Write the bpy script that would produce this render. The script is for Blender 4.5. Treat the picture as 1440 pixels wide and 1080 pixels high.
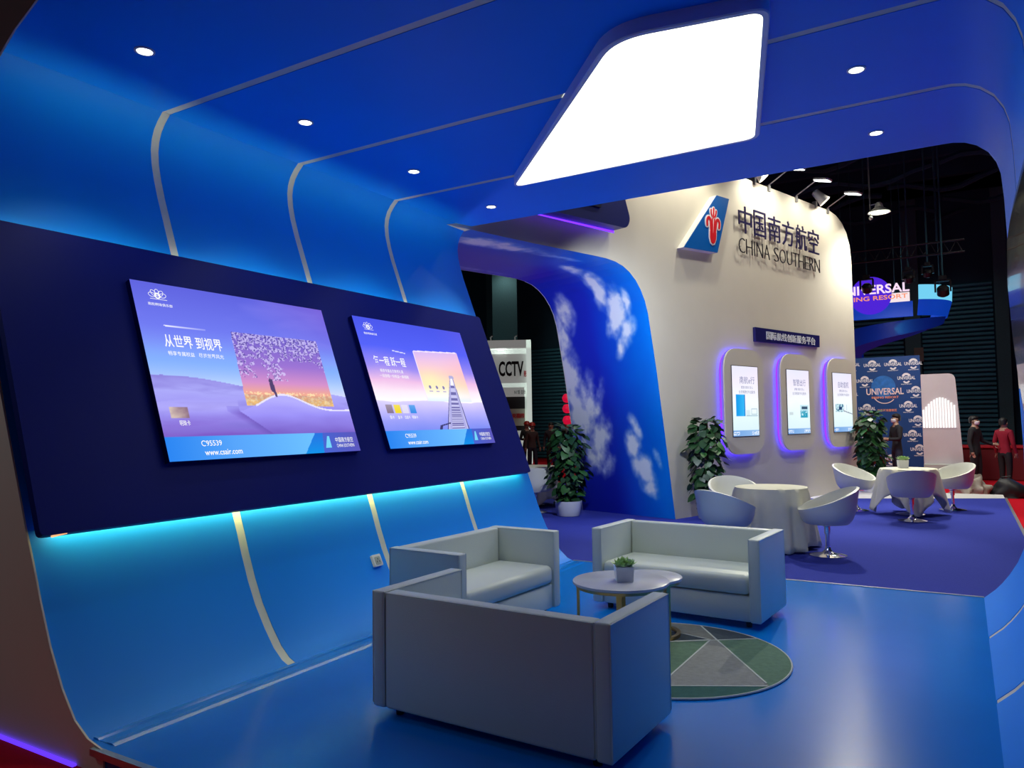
import bpy, bmesh, math, random
from mathutils import Vector, Matrix, noise

random.seed(7)
for o in list(bpy.data.objects):
    bpy.data.objects.remove(o)
SC = bpy.context.scene
COL = SC.collection
PI = math.pi

# ------------------------------------------------------------------ camera
cam_d = bpy.data.cameras.new('camera')
cam = bpy.data.objects.new('camera', cam_d)
COL.objects.link(cam)
cam_d.sensor_fit = 'HORIZONTAL'
cam_d.sensor_width = 36.0
cam_d.lens = 1062.0 / 1440.0 * 36.0
cam_d.clip_start = 0.05
cam_d.clip_end = 200


def cam_matrix():
    f = 1062.0
    y = Vector(((1353.8 - 720) / f, (583.7 - 540) / f, 1)).normalized()
    p = Vector(((353.8 - 720) / f, (583.7 + 14.7 - 540) / f, 1))
    z = y.cross(p).normalized()
    if z.y > 0:
        z = -z
    x = y.cross(z)
    # rows give the world axes in camera terms (x right, y down, z forward)
    m = Matrix(((x.x, -x.y, -x.z), (y.x, -y.y, -y.z), (z.x, -z.y, -z.z)))
    return Matrix.Translation((0, 0, 1.6)) @ m.to_4x4()


cam.matrix_world = cam_matrix()
SC.camera = cam

# ------------------------------------------------------------------ world, exposure
w = bpy.data.worlds.new('hall_dark')
SC.world = w
w.use_nodes = True
w.node_tree.nodes['Background'].inputs[0].default_value = (0.32, 0.42, 0.55, 1)
w.node_tree.nodes['Background'].inputs[1].default_value = 0.035
SC.view_settings.view_transform = 'Standard'
SC.view_settings.look = 'None'
SC.view_settings.exposure = 0.0
SC.view_settings.gamma = 1.0
SC.view_settings.use_curve_mapping = False


def s2l(c):
    c = c / 255.0
    return c / 12.92 if c <= 0.04045 else ((c + 0.055) / 1.055) ** 2.4


def rgb(r, g, b):
    return (s2l(r), s2l(g), s2l(b), 1.0)


def light(name, kind, loc, energy, color=(1, 1, 1), target=None, size=None, size_y=None, spot=None, blend=0.6, spread=None):
    d = bpy.data.lights.new(name, kind)
    d.energy = energy
    d.color = color[:3]
    if kind == 'AREA':
        d.shape = 'RECTANGLE' if size_y else 'DISK'
        d.size = size
        if size_y:
            d.size_y = size_y
        if spread:
            d.spread = spread
    else:
        d.shadow_soft_size = size or 0.05
    if kind == 'SPOT':
        d.spot_size = spot
        d.spot_blend = blend
    o = bpy.data.objects.new(name, d)
    COL.objects.link(o)
    o.location = loc
    if target is not None:
        v = Vector(target) - Vector(loc)
        o.rotation_euler = v.to_track_quat('-Z', 'Y').to_euler()
    return o


# hall lamps over carpet and aisles; rear-wall and behind-camera ones are unseen, added as fill
for (x, y, z, e) in ((-1.39, 18.0, 6.0, 800), (-0.5, 11.9, 8.0, 480), (-0.5, 27.6, 8.6, 70), (-17.0, 28.0, 8.6, 70), (2.6, 16.0, 7.5, 520), (-8.5, 14.5, 8.0, 380), (-9.5, 21.0, 8.0, 300),
                     (1.5, 20.0, 8.0, 180), (-3.0, 23.5, 8.0, 260), (-1.0, -3.0, 6.0, 55)):
    light('hall_lamp_and_fill', 'SPOT', (x, y, z), e, (1.0, 0.98, 0.88) if y > 0 else (1.0, 0.8, 0.68), (x, y, 0), 0.25, spot=2.3, blend=0.8)
# unseen fill lamps added to brighten the end face and the patterned backdrop
light('end_face_fill', 'SPOT', (-7.2, 0.0, 4.2), 85, (0.86, 0.97, 1.0), (-4.9, 2.2, 1.2), 0.2, spot=1.3, blend=0.8)
light('backdrop_fill', 'SPOT', (-1.4, 18.9, 4.7), 160, (1.0, 0.97, 0.92), (-1.4, 21.5, 1.7), 0.15, spot=1.7, blend=0.8)

# LED strips behind the tilted board on the left wall
light('board_led_top', 'AREA', (-5.135, 5.0, 2.80), 15, (1.0, 1.0, 0.62), (-5.37, 5.0, 3.20), 5.3, 0.03, spread=1.5)
light('board_led_bottom', 'AREA', (-4.435, 5.0, 1.045), 17, (1.0, 1.0, 0.34), (-4.37, 5.0, 0.70), 5.3, 0.03)

# the slanted white booth wall: its own frame (x along the wall, y into it, z up)
WALL0 = Vector((-4.022, 11.824, 0))
WANG = math.radians(72.96)
WM = Matrix.Translation(WALL0) @ Matrix.Rotation(WANG, 4, 'Z')


def W(s, off, z):
    """point on the booth wall: s along it, off metres in front of it"""
    return WM @ Vector((s, -off, z))


for (s, off, e) in ((3.27, 0.62, 85), (4.35, 0.62, 75), (5.75, 0.62, 60), (2.6, 0.5, 95), (5.3, 0.5, 55), (0.6, 0.6, 110), (-0.8, 0.7, 100), (-2.4, 0.7, 60)):
    light('wall_flood', 'SPOT', W(s, off, 6.22), e * 0.85, (1.0, 0.94, 0.78), W(s, 0.0, 5.0), 0.06, spot=2.4, blend=0.9)

for (s, tx, ty, e) in ((3.8, -1.8, 9.8, 1300), (5.2, -0.8, 13.9, 900)):
    light('table_spot', 'SPOT', W(s, 1.0, 6.25), e, (1.0, 0.97, 0.78), (tx, ty, 0.6), 0.08, spot=0.75, blend=0.7)

# ------------------------------------------------------------------ materials
MATS = {}


def mat(name, color, rough=0.5, metal=0.0, spec=0.5, noise_amt=0.0, noise_scale=20.0, bump=0.0, bump_scale=60.0, coat=0.0, emit=None, strength=0.0):
    if name in MATS:
        return MATS[name]
    m = bpy.data.materials.new(name)
    m.use_nodes = True
    nt = m.node_tree
    b = nt.nodes['Principled BSDF']
    b.inputs['Base Color'].default_value = color
    b.inputs['Roughness'].default_value = rough
    b.inputs['Metallic'].default_value = metal
    b.inputs['Specular IOR Level'].default_value = spec
    b.inputs['Coat Weight'].default_value = coat
    if emit:
        b.inputs['Emission Color'].default_value = emit
        b.inputs['Emission Strength'].default_value = strength
    tc = nt.nodes.new('ShaderNodeTexCoord')
    if noise_amt > 0:
        n = nt.nodes.new('ShaderNodeTexNoise')
        n.inputs['Scale'].default_value = noise_scale
        n.inputs['Detail'].default_value = 4
        nt.links.new(tc.outputs['Object'], n.inputs['Vector'])
        mx = nt.nodes.new('ShaderNodeMix')
        mx.data_type = 'RGBA'
        mx.inputs[6].default_value = [c * (1 - noise_amt) for c in color[:3]] + [1]
        mx.inputs[7].default_value = [min(1, c * (1 + noise_amt)) for c in color[:3]] + [1]
        nt.links.new(n.outputs['Fac'], mx.inputs[0])
        nt.links.new(mx.outputs[2], b.inputs['Base Color'])
    if bump > 0:
        n2 = nt.nodes.new('ShaderNodeTexNoise')
        n2.inputs['Scale'].default_value = bump_scale
        n2.inputs['Detail'].default_value = 3
        nt.links.new(tc.outputs['Object'], n2.inputs['Vector'])
        bp = nt.nodes.new('ShaderNodeBump')
        bp.inputs['Strength'].default_value = bump
        bp.inputs['Distance'].default_value = 0.01
        nt.links.new(n2.outputs['Fac'], bp.inputs['Height'])
        nt.links.new(bp.outputs['Normal'], b.inputs['Normal'])
    MATS[name] = m
    return m


def emis(name, color, strength):
    if name in MATS:
        return MATS[name]
    m = bpy.data.materials.new(name)
    m.use_nodes = True
    nt = m.node_tree
    nt.nodes.remove(nt.nodes['Principled BSDF'])
    e = nt.nodes.new('ShaderNodeEmission')
    e.inputs[0].default_value = color
    e.inputs[1].default_value = strength
    nt.links.new(e.outputs[0], nt.nodes['Material Output'].inputs[0])
    MATS[name] = m
    return m


def print_mat(name, lit, strength=1.0, rough=0.4):
    """a printed or displayed picture: colours come from the mesh's colour attribute"""
    m = bpy.data.materials.new(name)
    m.use_nodes = True
    nt = m.node_tree
    a = nt.nodes.new('ShaderNodeVertexColor')
    a.layer_name = 'Col'
    if lit:
        nt.nodes.remove(nt.nodes['Principled BSDF'])
        e = nt.nodes.new('ShaderNodeEmission')
        e.inputs[1].default_value = strength
        nt.links.new(a.outputs[0], e.inputs[0])
        nt.links.new(e.outputs[0], nt.nodes['Material Output'].inputs[0])
    else:
        b = nt.nodes['Principled BSDF']
        b.inputs['Roughness'].default_value = rough
        nt.links.new(a.outputs[0], b.inputs['Base Color'])
    MATS[name] = m
    return m


M_BLUE = mat('blue_laminate', (0.001, 0.25, 0.97, 1), 0.5, spec=0.22, noise_amt=0.04, noise_scale=1.5)
M_FLOOR = mat('blue_vinyl_floor', (0.001, 0.20, 0.74, 1), 0.19, spec=0.4, noise_amt=0.10, noise_scale=1.2, bump=0.02, bump_scale=9)
M_NAVY = mat('navy_board', rgb(5, 22, 118), 0.55, spec=0.15, noise_amt=0.05, noise_scale=2)
M_GROOVE = mat('groove_white', (0.62, 0.62, 0.58, 1), 0.5, noise_amt=0.1, noise_scale=9)
M_CREAMWALL = mat('cream_paint', (0.64, 0.60, 0.50, 1), 0.65, noise_amt=0.04, noise_scale=2.5)
M_WHITE = mat('white_paint', (0.75, 0.74, 0.72, 1), 0.55, noise_amt=0.03, noise_scale=4)
M_BOX = mat('lavender_white_frame', (0.74, 0.76, 0.92, 1), 0.45, noise_amt=0.04)
M_LEATHER = mat('white_leather', (0.66, 0.72, 0.68, 1), 0.42, noise_amt=0.03, noise_scale=3, bump=0.12, bump_scale=120)
M_SEAM = mat('seam_grey', (0.16, 0.18, 0.19, 1), 0.7, noise_amt=0.05)
M_BLACK = mat('black_plastic', (0.012, 0.012, 0.015, 1), 0.45, noise_amt=0.1)
M_MARBLE = mat('grey_marble', (0.55, 0.56, 0.66, 1), 0.25, noise_amt=0.14, noise_scale=5)
M_GOLD = mat('brushed_gold', (0.50, 0.34, 0.13, 1), 0.3, metal=1.0, noise_amt=0.08)
M_CHROME = mat('chrome', (0.8, 0.8, 0.84, 1), 0.12, metal=1.0, noise_amt=0.02)
M_STEEL = mat('grey_metal', (0.45, 0.45, 0.46, 1), 0.35, metal=0.8, noise_amt=0.05)
M_CARPET = mat('indigo_carpet', rgb(56, 66, 165), 0.95, spec=0.1, noise_amt=0.18, noise_scale=60, bump=0.4, bump_scale=200)
M_RED = mat('red_carpet', rgb(200, 16, 36), 0.95, spec=0.1, noise_amt=0.15, noise_scale=40, bump=0.3, bump_scale=150)
M_CLOTH = mat('cream_cloth', (0.78, 0.76, 0.62, 1), 0.85, noise_amt=0.05, noise_scale=12, bump=0.08, bump_scale=180)
M_SHELL = mat('white_leatherette', (0.74, 0.74, 0.68, 1), 0.42, noise_amt=0.03, noise_scale=5, bump=0.05, bump_scale=90)
M_LEAF = mat('dark_green_leaf', (0.014, 0.060, 0.020, 1), 0.38, noise_amt=0.45, noise_scale=7)
M_LEAF2 = mat('mid_green_leaf', (0.030, 0.125, 0.028, 1), 0.4, noise_amt=0.4, noise_scale=7)
M_STEM = mat('brown_moss_pole', (0.05, 0.035, 0.02, 1), 0.9, noise_amt=0.3, noise_scale=30)
M_POT = mat('white_ceramic', (0.78, 0.79, 0.80, 1), 0.25, noise_amt=0.02)
M_SOIL = mat('soil', (0.03, 0.02, 0.013, 1), 0.95, noise_amt=0.4, noise_scale=50)
M_SUCC = mat('succulent_green', (0.42, 0.62, 0.28, 1), 0.5, noise_amt=0.25, noise_scale=30)
M_DARK = mat('dark_hall_paint', (0.012, 0.070, 0.115, 1), 0.8, noise_amt=0.25, noise_scale=1.2)
M_SHUT = mat('shutter_steel', (0.07, 0.32, 0.42, 1), 0.55, metal=0.2, noise_amt=0.2, noise_scale=3)
M_CLOTHDARK = mat('dark_drape', (0.02, 0.09, 0.12, 1), 0.9, noise_amt=0.3, noise_scale=4)
M_GLOSSDARK = mat('glossy_dark_panel', (0.004, 0.010, 0.030, 1), 0.16, noise_amt=0.1, coat=0.4)
M_FIN = mat('fin_blue', rgb(0, 92, 175), 0.35, noise_amt=0.06, noise_scale=3)
M_REDLOGO = mat('kapok_red', rgb(214, 18, 36), 0.4, noise_amt=0.04)
M_WHITELOGO = mat('logo_white', (0.85, 0.82, 0.84, 1), 0.4, noise_amt=0.02)
M_LETTER = mat('dark_blue_letter', rgb(26, 16, 72), 0.35, noise_amt=0.05)
M_LETTERBK = mat('black_letter', rgb(28, 24, 34), 0.35, noise_amt=0.05)
M_SIGN = mat('navy_sign', rgb(18, 14, 92), 0.4, noise_amt=0.05)
M_SIGNTXT = mat('silver_letter', (0.74, 0.76, 0.80, 1), 0.4, noise_amt=0.04)
E_WHITE = emis('text_white', (1, 1, 1, 1), 1.0)
E_TXTGREY = emis('text_greyblue', rgb(120, 125, 175), 0.9)
E_BOX = emis('lightbox_face', (0.98, 1.0, 0.80, 1), 3.6)
E_DOWN = emis('downlight_lens', (0.95, 1.0, 0.97, 1), 9.0)
E_LAMP = emis('flood_lens', (0.93, 1.0, 0.97, 1), 7.0)
E_PURPLE = emis('purple_led', (0.10, 0.03, 1.0, 1), 1.6)
E_HALO = emis('violet_led', (0.03, 0.004, 1.0, 1), 14.0)
E_EDGE = emis('violet_edge', (0.30, 0.20, 1.0, 1), 0.75)
E_PAR = emis('par_lens', (1.0, 0.93, 0.62, 1), 3.5)


# ------------------------------------------------------------------ mesh helpers
def tag(o, label, cat=None, group=None, kind=None):
    if label:
        o['label'] = label
    if cat:
        o['category'] = cat
    if group:
        o['group'] = group
    if kind:
        o['kind'] = kind
    return o


def thing(name, label, cat, loc=(0, 0, 0), rz=0.0, group=None):
    o = bpy.data.objects.new(name, None)
    o.empty_display_size = 0.1
    COL.objects.link(o)
    o.location = loc
    o.rotation_euler = (0, 0, rz)
    return tag(o, label, cat, group)


def link(name, me, parent=None):
    o = bpy.data.objects.new(name, me)
    COL.objects.link(o)
    if parent:
        o.parent = parent
    return o


def build(name, bm, m, parent=None, smooth=False, angle=35):
    joined = name == 'lettering'
    me = bpy.data.meshes.new(name)
    bmesh.ops.recalc_face_normals(bm, faces=bm.faces[:])
    if smooth:
        for f in bm.faces:
            f.smooth = True
        a = math.radians(angle)
        for e in bm.edges:
            if len(e.link_faces) == 2 and e.calc_face_angle(0) > a:
                e.smooth = False
    bm.to_mesh(me)
    bm.free()
    for mm in (m if isinstance(m, (list, tuple)) else [m]):
        me.materials.append(mm)
    o = link(name, me, parent)
    if joined:
        o['kind'] = 'stuff'
    return o


def box(bm, x0, x1, y0, y1, z0, z1, bev=0.0, seg=2, mi=0, M=None):
    v = [bm.verts.new(p) for p in ((x0, y0, z0), (x1, y0, z0), (x1, y1, z0), (x0, y1, z0), (x0, y0, z1), (x1, y0, z1), (x1, y1, z1), (x0, y1, z1))]
    fs = [bm.faces.new([v[i] for i in q]) for q in ((0, 3, 2, 1), (4, 5, 6, 7), (0, 1, 5, 4), (1, 2, 6, 5), (2, 3, 7, 6), (3, 0, 4, 7))]
    for f in fs:
        f.material_index = mi
    vs = v
    if bev > 0:
        es = list({e for f in fs for e in f.edges})
        r = bmesh.ops.bevel(bm, geom=es, offset=bev, segments=seg, profile=0.5, affect='EDGES')
        vs = list({vv for f in r['faces'] for vv in f.verts} | {x for x in v if x.is_valid})
    if M is not None:
        bmesh.ops.transform(bm, matrix=M, verts=vs)
    return vs


def prism(bm, pts, M, depth, mi=0):
    """closed outline pts (2-D) extruded 'depth' along local z, placed by M"""
    a = [bm.verts.new(M @ Vector((p[0], p[1], 0))) for p in pts]
    b = [bm.verts.new(M @ Vector((p[0], p[1], depth))) for p in pts]
    n = len(pts)
    fs = [bm.faces.new(a[::-1]), bm.faces.new(b)]
    for i in range(n):
        fs.append(bm.faces.new((a[i], a[(i + 1) % n], b[(i + 1) % n], b[i])))
    for f in fs:
        f.material_index = mi
        f.normal_update()
    return fs


def lathe(bm, prof, seg=32, c=(0, 0, 0), cap=True, mi=0):
    rings = []
    for r, z in prof:
        rings.append([bm.verts.new((c[0] + r * math.cos(2 * PI * i / seg), c[1] + r * math.sin(2 * PI * i / seg), c[2] + z)) for i in range(seg)])
    for a, b in zip(rings, rings[1:]):
        for i in range(seg):
            bm.faces.new((a[i], a[(i + 1) % seg], b[(i + 1) % seg], b[i])).material_index = mi
    if cap:
        bm.faces.new(rings[0][::-1]).material_index = mi
        bm.faces.new(rings[-1]).material_index = mi


def tube(bm, pts, r, seg=8, closed=False, cap=True, mi=0):
    pts = [Vector(p) for p in pts]
    n = len(pts)
    rs = r if isinstance(r, (list, tuple)) else [r] * n
    rings = []
    for i, p in enumerate(pts):
        if closed:
            d = pts[(i + 1) % n] - pts[i - 1]
        else:
            d = pts[min(i + 1, n - 1)] - pts[max(i - 1, 0)]
        q = d.normalized().to_track_quat('Z', 'Y')
        rings.append([bm.verts.new(p + q @ Vector((rs[i] * math.cos(2 * PI * k / seg), rs[i] * math.sin(2 * PI * k / seg), 0))) for k in range(seg)])
    m = n if closed else n - 1
    for i in range(m):
        a, b = rings[i], rings[(i + 1) % n]
        for k in range(seg):
            bm.faces.new((a[k], a[(k + 1) % seg], b[(k + 1) % seg], b[k])).material_index = mi
    if cap and not closed:
        bm.faces.new(rings[0][::-1]).material_index = mi
        bm.faces.new(rings[-1]).material_index = mi


def round_poly(pts, rad, seg=6):
    out = []
    n = len(pts)
    for i in range(n):
        p0, p, p1 = Vector(pts[i - 1]), Vector(pts[i]), Vector(pts[(i + 1) % n])
        r = rad[i] if isinstance(rad, (list, tuple)) else rad
        if r <= 0:
            out.append((p.x, p.y))
            continue
        a, b = (p0 - p), (p1 - p)
        d = min(r, a.length * 0.48, b.length * 0.48)
        s, e = p + a.normalized() * d, p + b.normalized() * d
        for k in range(seg + 1):
            t = k / seg
            q = (1 - t) ** 2 * s + 2 * t * (1 - t) * p + t * t * e
            out.append((q.x, q.y))
    return out


def frame(origin, right, up):
    r, u = Vector(right).normalized(), Vector(up).normalized()
    n = r.cross(u)
    m = Matrix((r, u, n)).transposed().to_4x4()
    m.translation = Vector(origin)
    return m


def text_mesh(body, bold=0.0, extrude=0.0):
    c = bpy.data.curves.new('t', 'FONT')
    c.body = body
    c.offset = bold
    c.extrude = extrude
    c.resolution_u = 3
    o = bpy.data.objects.new('t', c)
    COL.objects.link(o)
    bpy.context.view_layer.update()
    me = bpy.data.meshes.new_from_object(o.evaluated_get(bpy.context.evaluated_depsgraph_get()))
    bpy.data.objects.remove(o)
    bpy.data.curves.remove(c)
    return me


def add_text(bm, body, M, width=None, height=None, bold=0.0, depth=0.0, x=0.0, y=0.0, mi=0, align='L'):
    """lettering fitted into width and height with its lower left corner at x, y in the frame M"""
    me = text_mesh(body, bold, 0.5 if depth else 0.0)
    xs = [v.co.x for v in me.vertices]
    ys = [v.co.y for v in me.vertices]
    if not xs:
        return
    x0, x1, y0, y1 = min(xs), max(xs), min(ys), max(ys)
    sx = width / (x1 - x0) if width else None
    sy = height / (y1 - y0) if height else sx
    sx = sx or sy
    if align == 'C':
        x = x - (x1 - x0) * sx / 2
    vs = [bm.verts.new(M @ Vector((x + (v.co.x - x0) * sx, y + (v.co.y - y0) * sy, (v.co.z + 0.5) * depth if depth else 0))) for v in me.vertices]
    for p in me.polygons:
        try:
            bm.faces.new([vs[i] for i in p.vertices]).material_index = mi
        except ValueError:
            pass
    bpy.data.meshes.remove(me)


def picture(name, M, wd, ht, nx, ny, fn, m, parent, outline=None):
    """a flat print: a grid whose corner colours come from fn(u, v)"""
    me = bpy.data.meshes.new(name)
    vs, fs, cs = [], [], []
    for j in range(ny + 1):
        for i in range(nx + 1):
            u, v = i / nx, j / ny
            vs.append(M @ Vector((u * wd, v * ht, 0)))
            c = fn(u, v)
            cs.append((s2l(c[0]), s2l(c[1]), s2l(c[2]), 1))
    for j in range(ny):
        for i in range(nx):
            a = j * (nx + 1) + i
            fs.append((a, a + 1, a + nx + 2, a + nx + 1))
    me.from_pydata(vs, [], fs)
    at = me.color_attributes.new('Col', 'FLOAT_COLOR', 'POINT')
    at.data.foreach_set('color', [x for c in cs for x in c])
    me.materials.append(m)
    return link(name, me, parent)


def mixc(a, b, t):
    t = max(0.0, min(1.0, t))
    return tuple(x + (y - x) * t for x, y in zip(a, b))


def ramp(stops, t):
    if t <= stops[0][0]:
        return stops[0][1]
    for (a, ca), (b, cb) in zip(stops, stops[1:]):
        if t <= b:
            return mixc(ca, cb, (t - a) / (b - a))
    return stops[-1][1]


def fbm(x, y, z=0.0, o=4):
    return noise.fractal(Vector((x, y, z)), 1.0, 2.0, o)


def offset_line(pts, d):
    out = []
    for i, p in enumerate(pts):
        a, b = Vector(pts[max(i - 1, 0)]), Vector(pts[min(i + 1, len(pts) - 1)])
        t = (b - a).normalized()
        out.append((p[0] + t.y * d, p[1] - t.x * d))
    return out


def sheet(bm, pts, y0, y1, d, mi=0):
    """profile in x, z swept along y with thickness d (towards offset side)"""
    q = offset_line(pts, d)
    n = len(pts)
    A = [bm.verts.new((x, y0, z)) for x, z in pts]
    B = [bm.verts.new((x, y1, z)) for x, z in pts]
    C2 = [bm.verts.new((x, y0, z)) for x, z in q]
    D = [bm.verts.new((x, y1, z)) for x, z in q]
    for i in range(n - 1):
        bm.faces.new((A[i], A[i + 1], B[i + 1], B[i]))
        bm.faces.new((C2[i], D[i], D[i + 1], C2[i + 1]))
        bm.faces.new((A[i], C2[i], C2[i + 1], A[i + 1]))
        bm.faces.new((B[i], B[i + 1], D[i + 1], D[i]))
    bm.faces.new((A[0], B[0], D[0], C2[0]))
    bm.faces.new((A[-1], C2[-1], D[-1], B[-1]))


# ------------------------------------------------------------------ the blue tunnel
LEFT = [(-3.90, 0.0), (-3.97, 0.03), (-4.05, 0.10), (-4.14, 0.22), (-4.235, 0.37), (-4.31, 0.53), (-4.375, 0.70), (-4.425, 0.85), (-4.475, 0.986),
        (-4.843, 1.986), (-5.20, 2.955), (-5.365, 3.40), (-5.415, 3.56), (-5.445, 3.69), (-5.455, 3.80), (-5.445, 3.88), (-5.415, 3.955), (-5.37, 4.015), (-5.31, 4.072)]
CEIL = [(-5.31, 4.072), (-4.0, 4.072), (-2.0, 4.072), (-0.06, 4.072)]
RIGHT = [(-0.06, 4.072), (0.02, 4.070), (0.11, 4.052), (0.2, 4.008), (0.285, 3.93), (0.34, 3.83), (0.37, 3.72), (0.385, 3.5), (0.40, 2.9),
         (0.43, 2.2), (0.44, 1.4), (0.435, 0.9), (0.412, 0.46), (0.36, 0.33), (0.297, 0.22), (0.24, 0.14), (0.188, 0.08), (0.10, 0.0)]
SLOTS = [3.645, 5.056, 6.469]
Y0, Y1 = 2.25, 7.855
HW = 0.034


def lined(name, label, pts):
    bm = bmesh.new()
    sheet(bm, offset_line(pts, -0.0035), Y0, Y1 - 0.002, -0.03)
    base = build(name, bm, M_GROOVE, None, True)
    tag(base, label, name.split('_')[0], None, 'structure')
    ys = [Y0] + [y for s in SLOTS for y in (s - HW, s + HW)] + [Y1]
    for i in range(0, len(ys), 2):
        bm = bmesh.new()
        sheet(bm, pts, ys[i], ys[i + 1], -0.0033)
        build('lining_panel', bm, M_BLUE, base, True)
    return base


lined('wall_left', 'leaning blue side wall of the tunnel stand with white grooves, behind the navy board', LEFT)
lined('ceiling', 'flat blue ceiling of the tunnel stand with white grooves and downlights', CEIL)
lined('wall_right', 'near-vertical blue side wall of the tunnel stand at the right edge', RIGHT)

bm = bmesh.new()
box(bm, -3.94, 0.14, Y0, Y1, -0.12, 0.0)
fl = build('floor', bm, M_FLOOR)
tag(fl, 'glossy blue vinyl floor of the tunnel stand under the sofas', 'floor', None, 'structure')
bm = bmesh.new()
box(bm, -3.80, 0.14, Y0 - 0.035, Y0, -0.03, 0.004)
tag(build('trim_1', bm, M_STEEL), 'grey metal edging along the near edge of the blue floor', 'trim', None, 'structure')
bm = bmesh.new()
box(bm, -3.90, 0.10, Y1, Y1 + 0.025, -0.03, 0.006)
tag(build('trim_2', bm, M_STEEL), 'thin pale edging strip between blue floor and indigo carpet', 'trim', None, 'structure')

# near end face of the tunnel: a cream plate with a rounded opening
inner = [(-3.72, -0.12), (-3.72, 0.0), (-3.86, 0.03), (-3.98, 0.10), (-4.10, 0.24), (-4.22, 0.44), (-4.32, 0.66), (-4.40, 0.86), (-4.49, 1.06), (-4.80, 1.85), (-5.05, 2.55), (-5.16, 2.95), (-5.18, 3.25), (-5.12, 3.52), (-5.02, 3.70), (-4.887, 3.83), (-4.70, 3.95), (-4.458, 4.055), (-4.2, 4.10), (0.0, 4.10)]
outer = [(0.0, 4.7), (-4.6, 4.7), (-5.6, 4.55), (-6.1, 4.0), (-6.1, 3.4), (-5.2, 0.8), (-5.0, -0.12)]
bm = bmesh.new()
pts = inner + outer
va = [bm.verts.new((x, Y0 - 0.012, z)) for x, z in pts]
vb = [bm.verts.new((x, Y0 - 0.002, z)) for x, z in pts]
n = len(pts)
fa = bm.faces.new(va)
fb = bm.faces.new(vb[::-1])
for i in range(n):
    bm.faces.new((va[i], vb[i], vb[(i + 1) % n], va[(i + 1) % n]))
fa.normal_update()
fb.normal_update()
bmesh.ops.triangulate(bm, faces=[fa, fb])
M_CAP = mat('off_white_cap', (0.72, 0.62, 0.56, 1), 0.7, noise_amt=0.05, noise_scale=2)
tag(build('wall_front', bm, M_CAP), 'off-white end face of the tunnel stand framing the left edge', 'wall', None, 'structure')
bm = bmesh.new()
tube(bm, [(-5.0, Y0 - 0.025, -0.115), (-3.95, Y0 - 0.025, -0.115)], 0.012, 8)
tag(build('purple_light_strip', bm, E_PURPLE), 'glowing purple light strip at the foot of the off-white end face', 'light strip')

# raised welt added to mimic dark and light crease lines at the floor joint
bm = bmesh.new()
prism(bm, [(-3.93, -0.001), (-3.905, 0.010), (-3.875, 0.010), (-3.86, 0.002), (-3.80, 0.003), (-3.78, 0.008), (-3.75, 0.008), (-3.72, -0.001)], frame((0, Y1 - 0.05, 0), (1, 0, 0), (0, 0, 1)), Y1 - Y0 - 0.1)
tag(build('crease_welt_left', bm, M_FLOOR), 'low blue vinyl welt mimicking floor creases along the foot of the curved left wall', 'welt', None, 'structure')

# indigo carpet, hall floor
bm = bmesh.new()
box(bm, -16, 0.66, Y1 + 0.025, 17.4, -0.12, -0.004)
tag(build('floor_carpet', bm, M_CARPET), 'indigo carpet platform under the tables and tub chairs', 'carpet', None, 'structure')
bm = bmesh.new()
v = [bm.verts.new(p) for p in ((-6.0, 17.4, -0.11), (0.63, 17.4, -0.11), (0.63, 18.0, -0.11), (-6.0, 18.0, -0.11), (-6.0, 15.6, 0.002), (-2.6, 15.9, 0.002), (0.63, 17.25, 0.002), (0.63, 18.0, 0.002), (-6.0, 18.0, 0.002))]
bm.faces.new((v[4], v[5], v[6], v[7], v[8]))
bm.faces.new((v[1], v[2], v[7], v[6]))
bm.faces.new((v[2], v[3], v[8], v[7]))
tag(build('trim_3', bm, M_WHITE), 'white border along the far edge of the indigo carpet', 'trim', None, 'structure')
bm = bmesh.new()
box(bm, 0.63, 0.67, Y1 + 0.03, 17.4, -0.02, 0.004)
tag(build('trim_4', bm, M_STEEL), 'thin pale edging strip between indigo and red carpet', 'trim', None, 'structure')
bm = bmesh.new()
box(bm, -45, 12, -6, 34, -0.2, -0.12)
tag(build('floor_hall', bm, M_RED), 'red carpet floor of the exhibition hall', 'floor', None, 'structure')

# ------------------------------------------------------------------ hall shell
bm = bmesh.new()
box(bm, -45, 12, -6, 34, 10.5, 10.7)
for k in range(9):
    y = 12 + k * 2.4
    box(bm, -45, 12, y, y + 0.25, 9.6, 10.5)
tag(build('ceiling_hall', bm, M_DARK), 'black ceiling of the exhibition hall with beams', 'ceiling', None, 'structure')
bm = bmesh.new()
for k in range(9):
    y = 13.0 + k * 2.3
    for j in range(3):
        x0 = -6 + j * 4.2 + (k % 2) * 1.5
        P = [(x0 + i * 0.5, y + 0.25 * math.sin(i * 0.9 + k), 8.6 + 0.18 * math.sin(i * 1.1 + j + k) + 0.2 * j) for i in range(9)]
        tube(bm, P, 0.09, 6)
tag(build('trim_5', bm, M_CLOTHDARK), 'dark drooping ducts and drapes under the hall ceiling', 'duct', None, 'structure')
bm = bmesh.new()
box(bm, -45, 12, 31.2, 31.5, -0.12, 10.5)
wb = build('wall_back', bm, M_DARK)
tag(wb, 'dark rear wall of the exhibition hall with roller shutters', 'wall', None, 'structure')


def shutter(x0, x1, z1):
    bm = bmesh.new()
    z = -0.1
    prev = None
    while z < z1:
        rows = []
        for (yy, zz) in ((31.19, z), (31.10, z + 0.03), (31.10, z + 0.10), (31.19, z + 0.13)):
            rows.append((bm.verts.new((x0, yy, zz)), bm.verts.new((x1, yy, zz))))
        for a, b in zip(rows, rows[1:]):
            bm.faces.new((a[0], a[1], b[1], b[0]))
        z += 0.16
    o = build('roller_shutter', bm, M_SHUT, wb)
    o['kind'] = 'stuff'
    return o


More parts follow.
